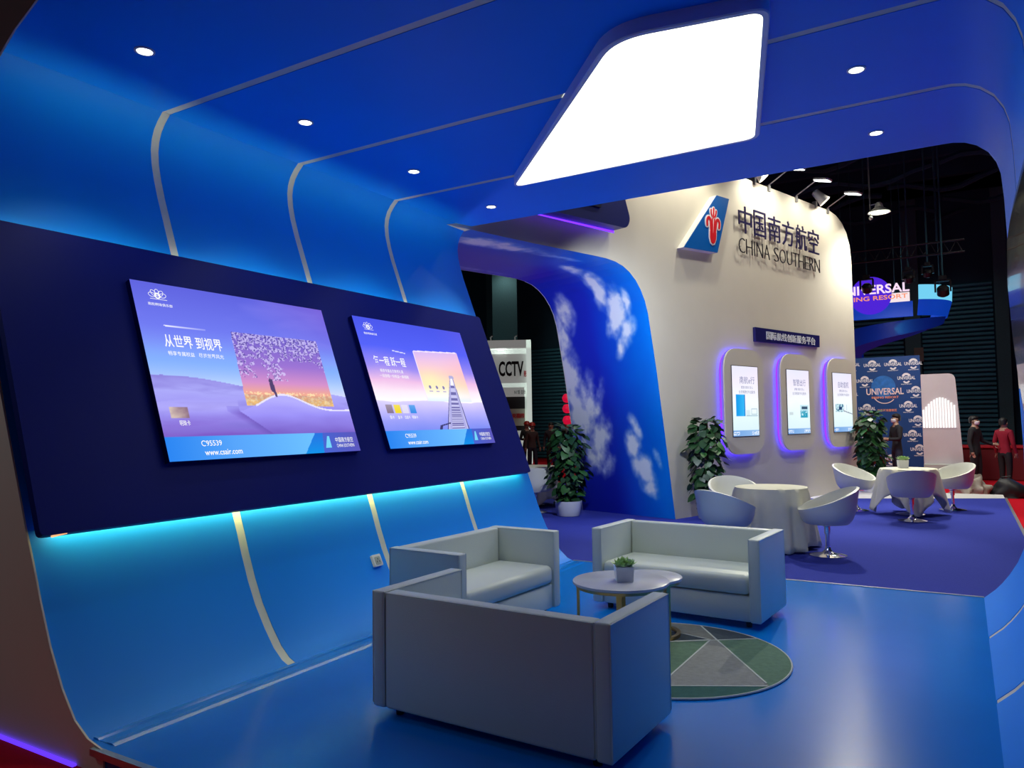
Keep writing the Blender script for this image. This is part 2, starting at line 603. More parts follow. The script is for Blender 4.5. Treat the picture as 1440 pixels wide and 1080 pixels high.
shutter(-1.15, 1.05, 6.3)
shutter(-5.6, -1.75, 6.3)
shutter(-18.2, -14.4, 4.9)
for (x0, x1, y) in ((-1.7, -1.2, 30.9), (1.1, 1.5, 30.9), (-19.6, -18.5, 30.6), (-14.3, -13.6, 30.9), (-22.5, -22.0, 30.9)):
    bm = bmesh.new()
    box(bm, x0, x1, y, 31.2, -0.1, 9.5)
    build('pilaster', bm, mat('pilaster_grey', (0.06, 0.17, 0.20, 1), 0.7, noise_amt=0.2), wb)
bm = bmesh.new()
box(bm, -1.42, -1.12, 30.8, 30.95, 3.55, 4.05)
bx_ = build('junction_box', bm, mat('box_grey', (0.22, 0.22, 0.19, 1), 0.6, noise_amt=0.1), wb)
bm = bmesh.new()
box(bm, -45, -44.8, -6, 34, -0.12, 10.5)
tag(build('wall_side', bm, M_DARK), 'dark side wall of the exhibition hall', 'wall', None, 'structure')

# ------------------------------------------------------------------ navy board on the left wall
D = Vector((-0.34583, 0, 0.938297))
N = Vector((0.938297, 0, 0.34583))
A0 = Vector((-4.357, 0, 1.012))


def P(y, w, off=0.0):
    return A0 + D * w + N * off + Vector((0, y, 0))


BRD = frame(P(0, 0), (0, 1, 0), D)            # local x along the tunnel, y up the slope, z out of the board
board = thing('navy_display_board', 'big navy board tilted along the left wall, carrying two lit screens', 'board')
bm = bmesh.new()
prism(bm, round_poly([(2.254, 0), (7.72, 0), (7.72, 1.998), (2.254, 1.998)], 0.03, 3), frame(P(0, 0, -0.05), (0, 1, 0), D), 0.05)
build('panel', bm, M_NAVY, board)
for (yy, ww) in ((2.6, 0.3), (5.0, 0.3), (7.4, 0.3), (2.6, 1.7), (5.0, 1.7), (7.4, 1.7)):
    bm = bmesh.new()
    prism(bm, [(yy - 0.05, ww - 0.03), (yy + 0.05, ww - 0.03), (yy + 0.05, ww + 0.03), (yy - 0.05, ww + 0.03)], frame(P(0, 0, -0.135), (0, 1, 0), D), 0.085)
    build('standoff', bm, M_BLACK, board)
E_STRIPT = emis('led_blue', (0.25, 0.75, 1.0, 1), 1.5)
for ww in (0.03, 1.965):
    bm = bmesh.new()
    prism(bm, [(2.35, ww - 0.006), (7.65, ww - 0.006), (7.65, ww + 0.006), (2.35, ww + 0.006)], frame(P(0, 0, -0.056), (0, 1, 0), D), 0.006)
    build('led_strip', bm, E_STRIPT, board)
bm = bmesh.new()
tube(bm, [P(2.32, -0.004, -0.02), P(2.40, 0.004, -0.01)], 0.008, 6)
build('cable_plug', bm, emis('orange_glow', (1.0, 0.45, 0.2, 1), 1.2), board)

SCR_MAT = print_mat('screen_picture', True, 1.12)


def seg_d(px, py, ax, ay, bx, by):
    dx, dy = bx - ax, by - ay
    t = max(0, min(1, ((px - ax) * dx + (py - ay) * dy) / (dx * dx + dy * dy)))
    return math.hypot(px - ax - t * dx, py - ay - t * dy)


def bar(u, v):
    """blue footer of both screens"""
    cut = 0.655 + (v / 0.13) * 0.085
    if u < cut:
        c = ramp([(0, (42, 128, 232)), (0.3, (84, 158, 240)), (0.7, (104, 184, 248))], u)
        return c
    if u < cut + 0.11 - v * 0.5:
        return ramp([(0, (20, 140, 225)), (0.13, (40, 110, 215))], v)
    return ramp([(0.72, (66, 98, 205)), (1.0, (88, 84, 180))], u)


def pic_dunes(u, v):
    if v < 0.128:
        return bar(u, v)
    hor = 0.465 - 0.10 * u + 0.012 * math.sin(u * 9)
    sky = ramp([(0.36, (210, 214, 250)), (0.44, (176, 200, 250)), (0.55, (132, 158, 246)), (0.75, (108, 118, 232)), (1.0, (92, 96, 214))], v)
    sky = mixc(sky, (138, 92, 200), max(0, (u - 0.55) * 1.6) * max(0, (v - 0.62) * 1.8))
    sky = mixc(sky, (120, 190, 245), math.exp(-((v - 0.55) / 0.09) ** 2) * 0.35)
    sky = mixc(sky, (160, 150, 245), 0.25 * fbm(u * 2, v * 6, 1))
    c = sky
    # framed picture
    fx = 0.405 + 0.02 * (v - 0.35)
    if fx < u < 0.905 - 0.0 * v and 0.30 < v < 0.758:
        t = (v - 0.33) / 0.42
        c = ramp([(0, (250, 200, 120)), (0.10, (236, 168, 140)), (0.28, (206, 140, 196)), (0.55, (150, 112, 204)), (1, (112, 96, 196))], t)
        n_ = fbm(u * 46, v * 40, 3, 3)
        tree = max(0.0, t - 0.62) * 2.4 + max(0.0, 0.30 - abs(u - 0.60)) * 0.0
        tree = max(tree, (0.5 - (u - fx) * 5.0) * 0.9 if t > 0.35 else 0, (0.55 - abs(u - 0.585 - (0.7 - t) * 0.06) * 9) * (1 if t > 0.32 else 0), ((u - 0.80) * 3.5 - (0.75 - t) * 1.2) if t > 0.25 else 0)
        if tree > 0.05 and n_ > 0.18 - tree * 0.5:
            c = mixc(c, (214, 206, 248) if fbm(u * 90, v * 90, 9, 2) > -0.1 else (84, 70, 150), 0.7)
        if t < 0.14 and fbm(u * 60, v * 70, 5, 2) > 0.12:
            c = mixc(c, (255, 236, 180), 0.7)
        if t < 0.1:
            c = mixc(c, (120, 96, 120), 0.25 + 0.2 * fbm(u * 30, v * 50, 6, 2))
    else:
        if v < hor:
            s = fbm(u * 3, v * 14, 7, 4)
            c = ramp([(0.12, (120, 88, 190)), (0.25, (150, 140, 232)), (0.38, (166, 164, 240)), (0.47, (140, 132, 216))], v + 0.05 * s)
            c = mixc(c, (112, 96, 190), max(0, s) * 0.6)
    # near dune in front of the frame
    crest = 0.245 + 0.125 * math.exp(-((u - 0.60) / 0.17) ** 2) + 0.075 * max(0, u - 0.55)
    if u > 0.36 and v < crest + 0.005 and u > 0.36 + max(0, 0.27 - v) * 1.05:
        s = fbm(u * 3, v * 10, 17, 3)
        c = ramp([(0.12, (116, 92, 190)), (0.24, (150, 140, 238)), (0.34, (174, 168, 244))], v + 0.03 * s)
        if abs(v - crest) < 0.006 and u > 0.45:
            c = (226, 222, 252)
    elif v < 0.36 - 0.15 * abs(u - 0.30) and v > 0.128:
        e = u - (0.36 + max(0, 0.27 - v) * 1.05)
        if -0.06 < e <= 0 and v < 0.30:
            c = mixc(c, (96, 70, 165), 0.55 * (1 + e / 0.06) * min(1, (0.30 - v) / 0.05))
        elif u < 0.36:
            c = mixc(c, (188, 184, 250), 0.4 * math.exp(-((v - 0.29) / 0.035) ** 2))
    # walker
    if seg_d(u, v, 0.574, 0.365, 0.566, 0.44) < 0.0065 or math.hypot((u - 0.563), (v - 0.458) * 0.75) < 0.012 or math.hypot((u - 0.563) * 1.2, (v - 0.425) * 0.42) < 0.015:
        c = (82, 66, 110)
    # aeroplane trail
    if 0.10 < u < 0.29:
        dd = abs(v - (0.752 - (u - 0.10) * 0.02))
        if dd < 0.004:
            c = mixc(c, (250, 250, 255), 0.9 - (u - 0.1) * 3.4)
    # member card
    if 0.045 < u < 0.125 and 0.228 < v < 0.288:
        c = mixc((206, 186, 176), (140, 112, 130), (u - 0.045) / 0.08 + 0.3 * fbm(u * 20, v * 30, 2))
    return c


def pic_lift(u, v):
    if v < 0.128:
        return bar(u, v)
    c = ramp([(0.12, (120, 136, 236)), (0.2, (150, 154, 240)), (0.30, (196, 188, 246)), (0.352, (214, 206, 250)), (0.357, (252, 246, 252)), (0.44, (246, 226, 240)), (0.52, (232, 186, 226)),
              (0.62, (150, 136, 236)), (0.78, (82, 96, 240)), (1.0, (72, 84, 226))], v + 0.02 * fbm(u * 3, v * 5, 3))
    c = mixc(c, (120, 96, 220), max(0, u - 0.7) * 1.2 * max(0, v - 0.6) * 2)
    # glowing doorway
    L, R_, B, T = 0.435 - 0.02 * (0.8 - v) * 0, 0.885, 0.36, 0.775 + (u - 0.43) * 0.06
    if L < u < R_ and B < v < T:
        cr = min(u - L, R_ - u) < 0.02 and T - v < 0.025 and math.hypot(0.02 - min(u - L, R_ - u), 0.025 - (T - v)) > 0.025
        if not cr:
            t = (v - B) / (T - B)
            uu = (u - L) / (R_ - L)
            c = ramp([(0, (222, 238, 246)), (0.12, (250, 246, 240)), (0.32, (252, 228, 190)), (0.55, (250, 206, 196)), (0.8, (232, 192, 224)), (1, (206, 180, 240))], t)
            c = mixc(c, (246, 178, 196), max(0, uu - 0.5) * 1.0 * (1 - abs(t - 0.55) * 1.6))
            c = mixc(c, (255, 246, 178), 0.5 * math.exp(-((uu - 0.2) / 0.25) ** 2 - ((t - 0.4) / 0.2) ** 2))
            if u - L < 0.008 or T - v < 0.01:
                c = (240, 226, 250)
            for k in range(3):
                if math.hypot(u - 0.50 - 0.065 * k, (v - 0.475) * 0.75) < 0.011:
                    c = (132, 128, 176)
                if abs(u - 0.50 - 0.065 * k) < 0.016 and abs(v - 0.44) < 0.005:
                    c = (176, 170, 210)
    # escalator
    if 0.128 <= v < 0.56:
        t = (v - 0.128) / 0.432
        cx_ = 0.655 + t * 0.085
        hw = 0.075 * (1 - t) + 0.014
        a = (u - cx_) / hw
        if -1.25 < a < 1.25:
            if abs(a) > 1.0:
                c = (92, 90, 150) if abs(a) > 1.12 else (196, 194, 236)
            elif abs(a) > 0.72:
                c = (170, 168, 222)
            elif t < 0.86:
                k = 1 / (0.14 + t)
                c = (110, 106, 168) if (k * 5.2) % 1 < 0.5 else (196, 194, 236)
            else:
                c = (244, 240, 252)
        if a < -0.9 and t < 0.16 and a > -2.0:
            if abs(t - 0.12 - (a + 0.9) * 0.045) < 0.014:
                c = (62, 60, 110)
        if a < -1.8 and a > -2.1 and t < 0.08:
            c = (62, 60, 110)
    if abs(u - 0.742) < 0.024 and 0.56 < v < 0.585 and math.hypot(u - 0.742, (v - 0.558)) < 0.03:
        c = (176, 172, 216)
    # four small cards
    for k, cc in enumerate(((130, 112, 136), (232, 206, 40), (216, 210, 236), (52, 134, 222))):
        x0 = 0.058 + k * 0.064
        if x0 < u < x0 + 0.054 and 0.258 < v < 0.326:
            c = mixc(cc, (250, 250, 255), 0.25 * (v - 0.258) / 0.068)
    if 0.25 < u < 0.36 and abs(v - 0.755 + (u - 0.25) * 0.12) < 0.004:
        c = mixc(c, (245, 245, 255), 0.8)
    return c


def ring2(bm, M, cx, cy, rx, ry, rot, wd, seg=22, z=0.0, a0=0.0, a1=2 * PI):
    prev = None
    full = abs(a1 - a0 - 2 * PI) < 1e-6
    for i in range(seg + 1):
        a = a0 + (a1 - a0) * i / seg
        pts = []
        for s in (-0.5, 0.5):
            x, y = (rx + s * wd) * math.cos(a), (ry + s * wd) * math.sin(a)
            pts.append(bm.verts.new(M @ Vector((cx + x * math.cos(rot) - y * math.sin(rot), cy + x * math.sin(rot) + y * math.cos(rot), z))))
        if prev:
            bm.faces.new((prev[0], prev[1], pts[1], pts[0]))
        prev = pts


def emblem(bm, M, cx, cy, s):
    """white line-work alliance emblem: looped petals round a disc, a rule below"""
    for k in range(5):
        a = PI * (0.06 + 0.22 * k)
        ring2(bm, M, cx + 0.30 * s * math.cos(a) * 1.25, cy + 0.22 * s * math.sin(a) - 0.02 * s, 0.24 * s, 0.15 * s, a, 0.035 * s, 18)
    ring2(bm, M, cx, cy - 0.02 * s, 0.17 * s, 0.17 * s, 0, 0.09 * s, 18)
    prism(bm, [(cx - 0.55 * s, cy - 0.28 * s), (cx + 0.62 * s, cy - 0.28 * s), (cx + 0.62 * s, cy - 0.25 * s), (cx - 0.55 * s, cy - 0.25 * s)], M, 0.0005)


def stroke(bm, M, pts, wd, z0, d, mi):
    """flat ribbon along pts with rounded ends"""
    p = [Vector(q) for q in pts]
    L_, R_ = [], []
    n = len(p)
    for k, q in enumerate(p):
        t = (p[min(k + 1, n - 1)] - p[max(k - 1, 0)]).normalized()
        nn = Vector((-t.y, t.x)) * wd / 2
        L_.append(q + nn)
        R_.append(q - nn)
    t0, t1 = (p[1] - p[0]).normalized(), (p[-1] - p[-2]).normalized()
    out = L_ + [p[-1] + t1 * wd * 0.35 + (L_[-1] - p[-1]) * 0.7, p[-1] + t1 * wd * 0.5, p[-1] + t1 * wd * 0.35 + (R_[-1] - p[-1]) * 0.7] + R_[::-1] + [p[0] - t0 * wd * 0.5]
    prism(bm, [(q.x, q.y) for q in out], M @ Matrix.Translation((0, 0, z0)), d, mi)


def smooth_line(pts, n=5):
    out = []
    for k in range(len(pts) - 1):
        p0, p1, p2, p3 = (Vector(pts[max(0, k - 1)]), Vector(pts[k]), Vector(pts[k + 1]), Vector(pts[min(len(pts) - 1, k + 2)]))
        for i in range(n):
            t = i / n
            q = 0.5 * ((2 * p1) + (p2 - p0) * t + (2 * p0 - 5 * p1 + 4 * p2 - p3) * t * t + (3 * p1 - p0 - 3 * p2 + p3) * t ** 3)
            out.append((q.x, q.y))
    out.append(tuple(pts[-1]))
    return out


def flower(bm, M, cx, cy, s, mi_red=1, mi_white=0):
    """kapok emblem: red petals with white outlines"""
    T = lambda pts: [(cx + x * s, cy + y * s) for x, y in pts]
    strokes = []
    for g in (-1, 1):
        strokes.append((smooth_line([(g * 0.10, -0.45), (g * 0.17, -0.10), (g * 0.21, 0.16), (g * 0.33, 0.25), (g * 0.44, 0.14), (g * 0.43, -0.06)]), 0.15))
        strokes.append((smooth_line([(g * 0.05, -0.45), (g * 0.06, -0.05), (g * 0.09, 0.24)]), 0.085))
        strokes.append((smooth_line([(g * 0.10, 0.34), (g * 0.17, 0.48), (g * 0.18, 0.60)]), 0.09))
    strokes.append((smooth_line([(0.0, 0.30), (0.0, 0.50), (0.0, 0.68)]), 0.10))
    bulb = [(-0.22, -0.30), (-0.21, -0.56), (-0.13, -0.74), (0.0, -0.80), (0.13, -0.74), (0.21, -0.56), (0.22, -0.30), (0.07, -0.42), (0.0, -0.34), (-0.07, -0.42)]
    bulbw = [(-0.28, -0.26), (-0.27, -0.58), (-0.17, -0.80), (0.0, -0.87), (0.17, -0.80), (0.27, -0.58), (0.28, -0.26), (0.2, 0.2), (0, 0.3), (-0.2, 0.2)]
    prism(bm, T(bulbw), M, 0.010, mi_white)
    for k, (pts, wd) in enumerate(strokes):
        stroke(bm, M, T(pts), (wd + 0.10) * s, 0.0002 * (k + 1), 0.010, mi_white)
    for k, (pts, wd) in enumerate(strokes):
        stroke(bm, M, T(pts), wd * s * 0.88, 0.006, 0.010 + 0.0003 * k, mi_red)
    prism(bm, T(bulb), M @ Matrix.Translation((0, 0, 0.006)), 0.013, mi_red)


def lit_screen(y0, y1, label, pic, head, subs, cards):
    w0, w1 = 0.366, 1.698
    wd, ht = y1 - y0, w1 - w0
    t = thing('lightbox_screen', label, 'screen', (0, 0, 0), 0, 'lit screens on the navy board')
    bm = bmesh.new()
    F = frame(P(y0, w0, 0.001), (0, 1, 0), D)
    prism(bm, [(0, 0), (wd, 0), (wd, ht), (0, ht)], F, 0.045)
    build('housing', bm, M_NAVY, t)
    F = frame(P(y0, w0, 0.0475), (0, 1, 0), D)
    picture('picture', F, wd, ht, 320, 230, pic, SCR_MAT, t)
    F = frame(P(y0, w0, 0.050), (0, 1, 0), D)
    bm = bmesh.new()
    add_text(bm, head[0], F, width=head[3] * wd, height=head[4] * ht, bold=0.012, x=head[1] * wd, y=head[2] * ht)
    for s, x, y, ww, hh in subs:
        add_text(bm, s, F, width=ww * wd, height=hh * ht, bold=0.004, x=x * wd, y=y * ht)
    for s, x, y, ww, hh in cards:
        add_text(bm, s, F, width=ww * wd, height=hh * ht, bold=0.006, x=x * wd, y=y * ht)
    add_text(bm, '95539', F, width=0.07 * wd, height=0.030 * ht, bold=0.008, x=0.168 * wd, y=0.073 * ht)
    add_text(bm, 'www.csair.com', F, width=0.172 * wd, height=0.030 * ht, bold=0.014, x=0.153 * wd, y=0.022 * ht)
    ring2(bm, F, 0.158 * wd, 0.088 * ht, 0.010 * wd, 0.010 * wd, 0, 0.006, 12, 0, 0.6, 5.4)
    add_text(bm, '中国南方航空', F, width=0.115 * wd, height=0.034 * ht, bold=0.004, x=0.852 * wd, y=0.062 * ht)
    add_text(bm, 'CHINA SOUTHERN', F, width=0.113 * wd, height=0.022 * ht, bold=0.002, x=0.853 * wd, y=0.030 * ht)
    add_text(bm, '南航明珠俱乐部', F, width=0.105 * wd, height=0.018 * ht, bold=0.004, x=0.055 * wd, y=0.862 * ht)
    build('lettering', bm, E_WHITE, t)
    bm = bmesh.new()
    emblem(bm, F, 0.103 * wd, 0.925 * ht, 0.062 * wd)
    build('emblem', bm, E_WHITE, t)
    bm = bmesh.new()
    q = [(0.795, 0.025), (0.812, 0.11), (0.828, 0.105), (0.826, 0.025)]
    prism(bm, [(x * wd, y * ht) for x, y in ((0.782, 0.030), (0.806, 0.105), (0.818, 0.105), (0.818, 0.030))], F, 0.0008)
    build('tail_fin_mark', bm, emis('fin_cyan', rgb(120, 215, 250), 1.0), t)
    return t


lit_screen(3.092, 4.906, 'left lit screen on the navy board, lavender dunes with a lone walker', pic_dunes,
           ('从世界 到视界', 0.088, 0.625, 0.262, 0.075),
           [('畅享专属权益', 0.094, 0.578, 0.115, 0.026), ('尽览世界风光', 0.228, 0.578, 0.118, 0.026)],
           [('明珠卡', 0.075, 0.186, 0.045, 0.030)])
lit_screen(5.300, 7.078, 'right lit screen on the navy board, escalator rising into a glowing doorway', pic_lift,
           ('每一程 跃一程', 0.072, 0.625, 0.262, 0.075),
           [('畅享专属会员尊贵礼遇', 0.10, 0.572, 0.19, 0.026), ('一段旅程一份权益一路相随', 0.085, 0.532, 0.24, 0.026)],
           [('银卡', 0.067, 0.215, 0.036, 0.026), ('金卡', 0.131, 0.215, 0.036, 0.026), ('白金卡', 0.19, 0.215, 0.044, 0.026), ('明珠卡', 0.252, 0.215, 0.05, 0.026)])

# wall socket below the board
sx, sz = -4.28, 0.45
so = thing('wall_socket', 'small white power socket on the blue wall below the navy board', 'socket')
t_ = Vector((-4.31 + 4.235, 0, 0.53 - 0.37)).normalized()
n_ = Vector((t_.z, 0, -t_.x))
if n_.x < 0:
    n_ = -n_
FS = frame(Vector((-4.272, 4.90, 0.45)) + n_ * -0.002, (0, 1, 0), t_)
bm = bmesh.new()
prism(bm, round_poly([(-0.05, -0.05), (0.05, -0.05), (0.05, 0.05), (-0.05, 0.05)], 0.01, 3), FS, 0.026)
build('faceplate', bm, M_WHITE, so)
bm = bmesh.new()
prism(bm, round_poly([(-0.032, -0.036), (0.032, -0.036), (0.032, 0.03), (-0.032, 0.03)], 0.01, 3), FS @ Matrix.Translation((0, 0, 0.026)), 0.004)
build('socket_insert', bm, mat('socket_grey', (0.42, 0.45, 0.40, 1), 0.5, noise_amt=0.05), so)
bm = bmesh.new()
for (x, y) in ((-0.014, -0.012), (0.014, -0.012), (0.0, 0.010)):
    box(bm, x - 0.003, x + 0.003, y - 0.007, y + 0.007, 0.030, 0.0312, M=FS)
build('pin_hole', bm, M_BLACK, so)

# right-hand dark glossy panel on the right wall
rp = [(0.374, 3.11), (0.356, 3.059), (0.33, 2.928), (0.308, 2.792), (0.300, 2.496), (0.314, 2.15), (0.331, 1.914), (0.36, 1.60), (0.40, 1.55), (0.425, 1.6), (0.405, 2.6), (0.39, 3.10)]
bm = bmesh.new()
a = [bm.verts.new((x, 6.2, z)) for x, z in rp]
b = [bm.verts.new((x, 2.6, z)) for x, z in rp]
bm.faces.new(a)
bm.faces.new(b[::-1])
for i in range(len(rp)):
    j = (i + 1) % len(rp)
    bm.faces.new((a[i], b[i], b[j], a[j]))
tag(build('dark_wall_panel', bm, M_GLOSSDARK, None, True, 40), 'dark glossy panel bulging from the right-hand tunnel wall', 'panel')

# downlights
for i, (x, y, lab) in enumerate(((-4.53, 2.948, 'nearest of the four downlights above the navy board'), (-4.525, 4.359, 'second nearest downlight in the row above the navy board'),
                                 (-4.54, 5.80, 'third downlight in the row above the navy board'), (-4.56, 7.25, 'farthest downlight above the navy board, near the tunnel mouth'),
                                 (-0.557, 5.797, 'nearer downlight right of the big white ceiling lightbox'), (-0.555, 7.203, 'farther downlight right of the big white ceiling lightbox'))):
    t = thing('downlight', lab, 'light', (x, y, 4.072), 0, 'recessed ceiling downlights')
    bm = bmesh.new()
    lathe(bm, [(0.048, 0.0), (0.064, 0.0), (0.064, -0.006), (0.050, -0.008), (0.048, 0.0)], 24, cap=False)
    build('trim_ring', bm, M_WHITE, t, True)
    bm = bmesh.new()
    lathe(bm, [(0.05, -0.001), (0.05, -0.004)], 24)
    build('lens', bm, E_DOWN, t)
    light('downlight_beam', 'SPOT', (x, y, 4.04), 26 if x < -2 else 30, (1.0, 1.0, 0.8), (x, y, 0), 0.04, spot=1.5, blend=0.7)

# fin-shaped ceiling lightbox
fin = thing('ceiling_lightbox', 'big white glowing lightbox shaped like a tail fin under the blue ceiling', 'lightbox')
poly = [(-3.86, 6.53), (-1.80, 4.27), (-0.862, 4.44), (-1.398, 6.53)]
poly_r = round_poly(poly, [0.16, 0.26, 0.12, 0.12], 8)
ctr = Vector((-2.0, 5.45))


def inset(pts, d):
    n = len(pts)
    out = []
    for i in range(n):
        p0, p, p1 = Vector(pts[i - 1]), Vector(pts[i]), Vector(pts[(i + 1) % n])
        e0, e1 = (p - p0).normalized(), (p1 - p).normalized()
        n0, n1 = Vector((-e0.y, e0.x)), Vector((-e1.y, e1.x))
        if (ctr - p).dot(n0) < 0:
            n0, n1 = -n0, -n1
        k = d / max(0.35, (1 + n0.dot(n1)) / 2)
        q = p + (n0 + n1) / 2 * k
        out.append((q.x, q.y))
    return out


ZB = 3.975
bm = bmesh.new()
o_, i_ = poly_r, round_poly(inset(poly, 0.04), [0.14, 0.22, 0.09, 0.09], 8)
V1 = [bm.verts.new((x, y, 4.072)) for x, y in o_]
V2 = [bm.verts.new((x, y, ZB + 0.008)) for x, y in o_]
V3 = [bm.verts.new((x, y, ZB)) for x, y in inset(o_, 0.008)]
V4 = [bm.verts.new((x, y, ZB)) for x, y in i_]
V5 = [bm.verts.new((x, y, ZB + 0.012)) for x, y in i_]
n = len(o_)
for Aa, Bb in ((V1, V2), (V2, V3), (V3, V4), (V4, V5)):
    for i in range(n):
        bm.faces.new((Aa[i], Aa[(i + 1) % n], Bb[(i + 1) % n], Bb[i]))
build('frame', bm, M_BOX, fin, True, 30)
bm = bmesh.new()
bm.faces.new([bm.verts.new((x, y, ZB + 0.008)) for x, y in i_])
dif = build('diffuser', bm, E_BOX, fin)

# ------------------------------------------------------------------ sofas
def sofa(label, loc, rz, L=1.42, Dp=0.72, H=0.68):
    t = thing('two_seat_sofa', label, 'sofa', (loc[0], loc[1], 0), rz, 'white box sofas round the low tables')
    z0 = 0.05
    aw = 0.085
    bd = 0.10
    h = L / 2
    for s in (-1, 1):
        bm = bmesh.new()
        x0, x1 = (s * h - aw, s * h) if s > 0 else (-h, -h + aw)
        box(bm, x0, x1, -Dp / 2, Dp / 2, z0, H, 0.014, 3)
        a = build('arm', bm, M_LEATHER, t, True, 60)
        bm = bmesh.new()
        xs = h - 0.006 if s > 0 else -h + 0.006
        for xx in (x0 + 0.002, x1 - 0.002):
            tube(bm, [(xx, -Dp / 2 + 0.004, z0 + 0.02), (xx, -Dp / 2 + 0.004, H - 0.006), (xx, Dp / 2 - 0.004, H - 0.006), (xx, Dp / 2 - 0.004, z0 + 0.02)], 0.004, 6)
        build('piping', bm, M_LEATHER, a, True)
    bm = bmesh.new()
    box(bm, -h + aw + 0.003, h - aw - 0.003, Dp / 2 - bd, Dp / 2 - 0.003, z0, H - 0.004, 0.016, 3)
    bk = build('backrest', bm, M_LEATHER, t, True, 60)
    bm = bmesh.new()
    tube(bm, [(-h + aw + 0.012, Dp / 2 - 0.007, z0 + 0.03), (-h + aw + 0.012, Dp / 2 - 0.007, H - 0.01), (h - aw - 0.012, Dp / 2 - 0.007, H - 0.01), (h - aw - 0.012, Dp / 2 - 0.007, z0 + 0.03)], 0.004, 6)
    build('piping', bm, M_LEATHER, bk, True)
    bm = bmesh.new()
    box(bm, -h + aw + 0.003, h - aw - 0.003, -Dp / 2 + 0.02, Dp / 2 - bd, z0, 0.245, 0.012, 2)
    build('base_panel', bm, M_LEATHER, t, True, 60)
    # cushion: puffed top, rounded nose
    bm = bmesh.new()
    box(bm, -h + aw + 0.004, h - aw - 0.004, -Dp / 2 + 0.005, Dp / 2 - bd - 0.002, 0.25, 0.40, 0.045, 4)
    c = build('seat_cushion', bm, M_LEATHER, t, True, 60)
    for v in c.data.vertices:
        if v.co.z > 0.39:
            u = abs(v.co.x) / (h - aw)
            v.co.z += 0.014 * (1 - u * u)
    bm = bmesh.new()
    for sx in (-1, 1):
        for sy in (-1, 1):
            lathe(bm, [(0.022, 0.0), (0.026, 0.05)], 12, (sx * (h - 0.12), sy * (Dp / 2 - 0.09), 0))
            build('foot', bm, M_BLACK, t)
            bm = bmesh.new()
    bm.free()
    return t


def ctr_of(a, b, c, d):
    return (sum(p[0] for p in (a, b, c, d)) / 4, sum(p[1] for p in (a, b, c, d)) / 4)


# local -y is the front of a sofa
sofa('white box sofa nearest the viewer, its grey-shaded back turned to us', (-2.115, 3.575), PI - 0.035, 1.45, 0.72)
so_b = sofa('white box sofa against the leaning blue wall, below the lit screens', (-3.335, 5.06), PI / 2 - 0.06, 1.36, 0.66)
so_c = sofa('white box sofa facing us with its back to the indigo carpet', (-2.045, 6.27), -0.07, 1.43, 0.68)

# ------------------------------------------------------------------ rug
RC = Vector((-1.80, 4.98))
RR = 0.815
lines = [((-1.911, 5.968), (-1.07, 4.725)), ((-1.95, 5.21), (-1.25, 5.70)), ((-1.62, 5.46), (-1.62, 4.2)), ((-2.3, 4.03), (-1.0, 4.705)), ((-2.6, 5.72), (-1.62, 5.46)), ((-2.6, 4.75), (-1.62, 5.46))]
bm = bmesh.new()
ring = [bm.verts.new((RC.x + RR * math.cos(2 * PI * i / 72), RC.y + RR * math.sin(2 * PI * i / 72), 0.012)) for i in range(72)]
bm.faces.new(ring)
for a, b in lines:
    a, b = Vector(a), Vector(b)
    d = (b - a).normalized()
    bmesh.ops.bisect_plane(bm, geom=bm.verts[:] + bm.edges[:] + bm.faces[:], plane_co=(a.x, a.y, 0), plane_no=(-d.y, d.x, 0))
rugm = [mat('rug_' + nm, c, 0.95, spec=0.1, noise_amt=0.25, noise_scale=30, bump=0.3, bump_scale=220) for nm, c in
        (('grey', (0.20, 0.21, 0.20, 1)), ('sage', (0.13, 0.22, 0.16, 1)), ('teal', (0.05, 0.13, 0.12, 1)), ('slate', (0.07, 0.09, 0.11, 1)), ('silver', (0.27, 0.28, 0.28, 1)))]


def side(a, b, p):
    return (b[0] - a[0]) * (p.y - a[1]) - (b[1] - a[1]) * (p.x - a[0]) > 0


for f in bm.faces:
    c = f.calc_center_median()
    k = [side(a, b, c) for a, b in lines]
    if k[3] is False:
        f.material_index = 2
    elif k[0] and not k[1]:
        f.material_index = 1
    elif k[0]:
        f.material_index = 3
    elif not k[2] is False and not k[1]:
        f.material_index = 0 if k[5] else 4
    else:
        f.material_index = (1, 3, 2, 0)[int(k[1]) + 2 * int(k[4])]
r = bmesh.ops.extrude_face_region(bm, geom=bm.faces[:])
bmesh.ops.translate(bm, verts=[v for v in r['geom'] if isinstance(v, bmesh.types.BMVert)], vec=(0, 0, -0.0115))
rug = build('round_rug', bm, rugm)
tag(rug, 'round rug of grey and green triangles under the low tables', 'rug')
M_LINE = mat('rug_line', (0.52, 0.56, 0.54, 1), 0.9, noise_amt=0.1, noise_scale=60)
for a, b in lines:
    a, b = Vector(a), Vector(b)
    d = (b - a).normalized()
    m_ = a - RC
    B_ = m_.dot(d)
    disc = B_ * B_ - (m_.dot(m_) - (RR - 0.01) ** 2)
    if disc <= 0:
        continue
    t0, t1 = max(0, -B_ - math.sqrt(disc)), min((b - a).length, -B_ + math.sqrt(disc))
    p, q = a + d * t0, a + d * t1
    nn = Vector((-d.y, d.x)) * 0.006
    bm = bmesh.new()
    va = [bm.verts.new((x.x, x.y, 0.0145)) for x in (p - nn, q - nn, q + nn, p + nn)]
    vb = [bm.verts.new((x.x, x.y, 0.0115)) for x in (p - nn, q - nn, q + nn, p + nn)]
    bm.faces.new(va)
    for i in range(4):
        bm.faces.new((va[i], va[(i + 1) % 4], vb[(i + 1) % 4], vb[i]))
    build('inlay_line', bm, M_LINE, rug)
bm = bmesh.new()
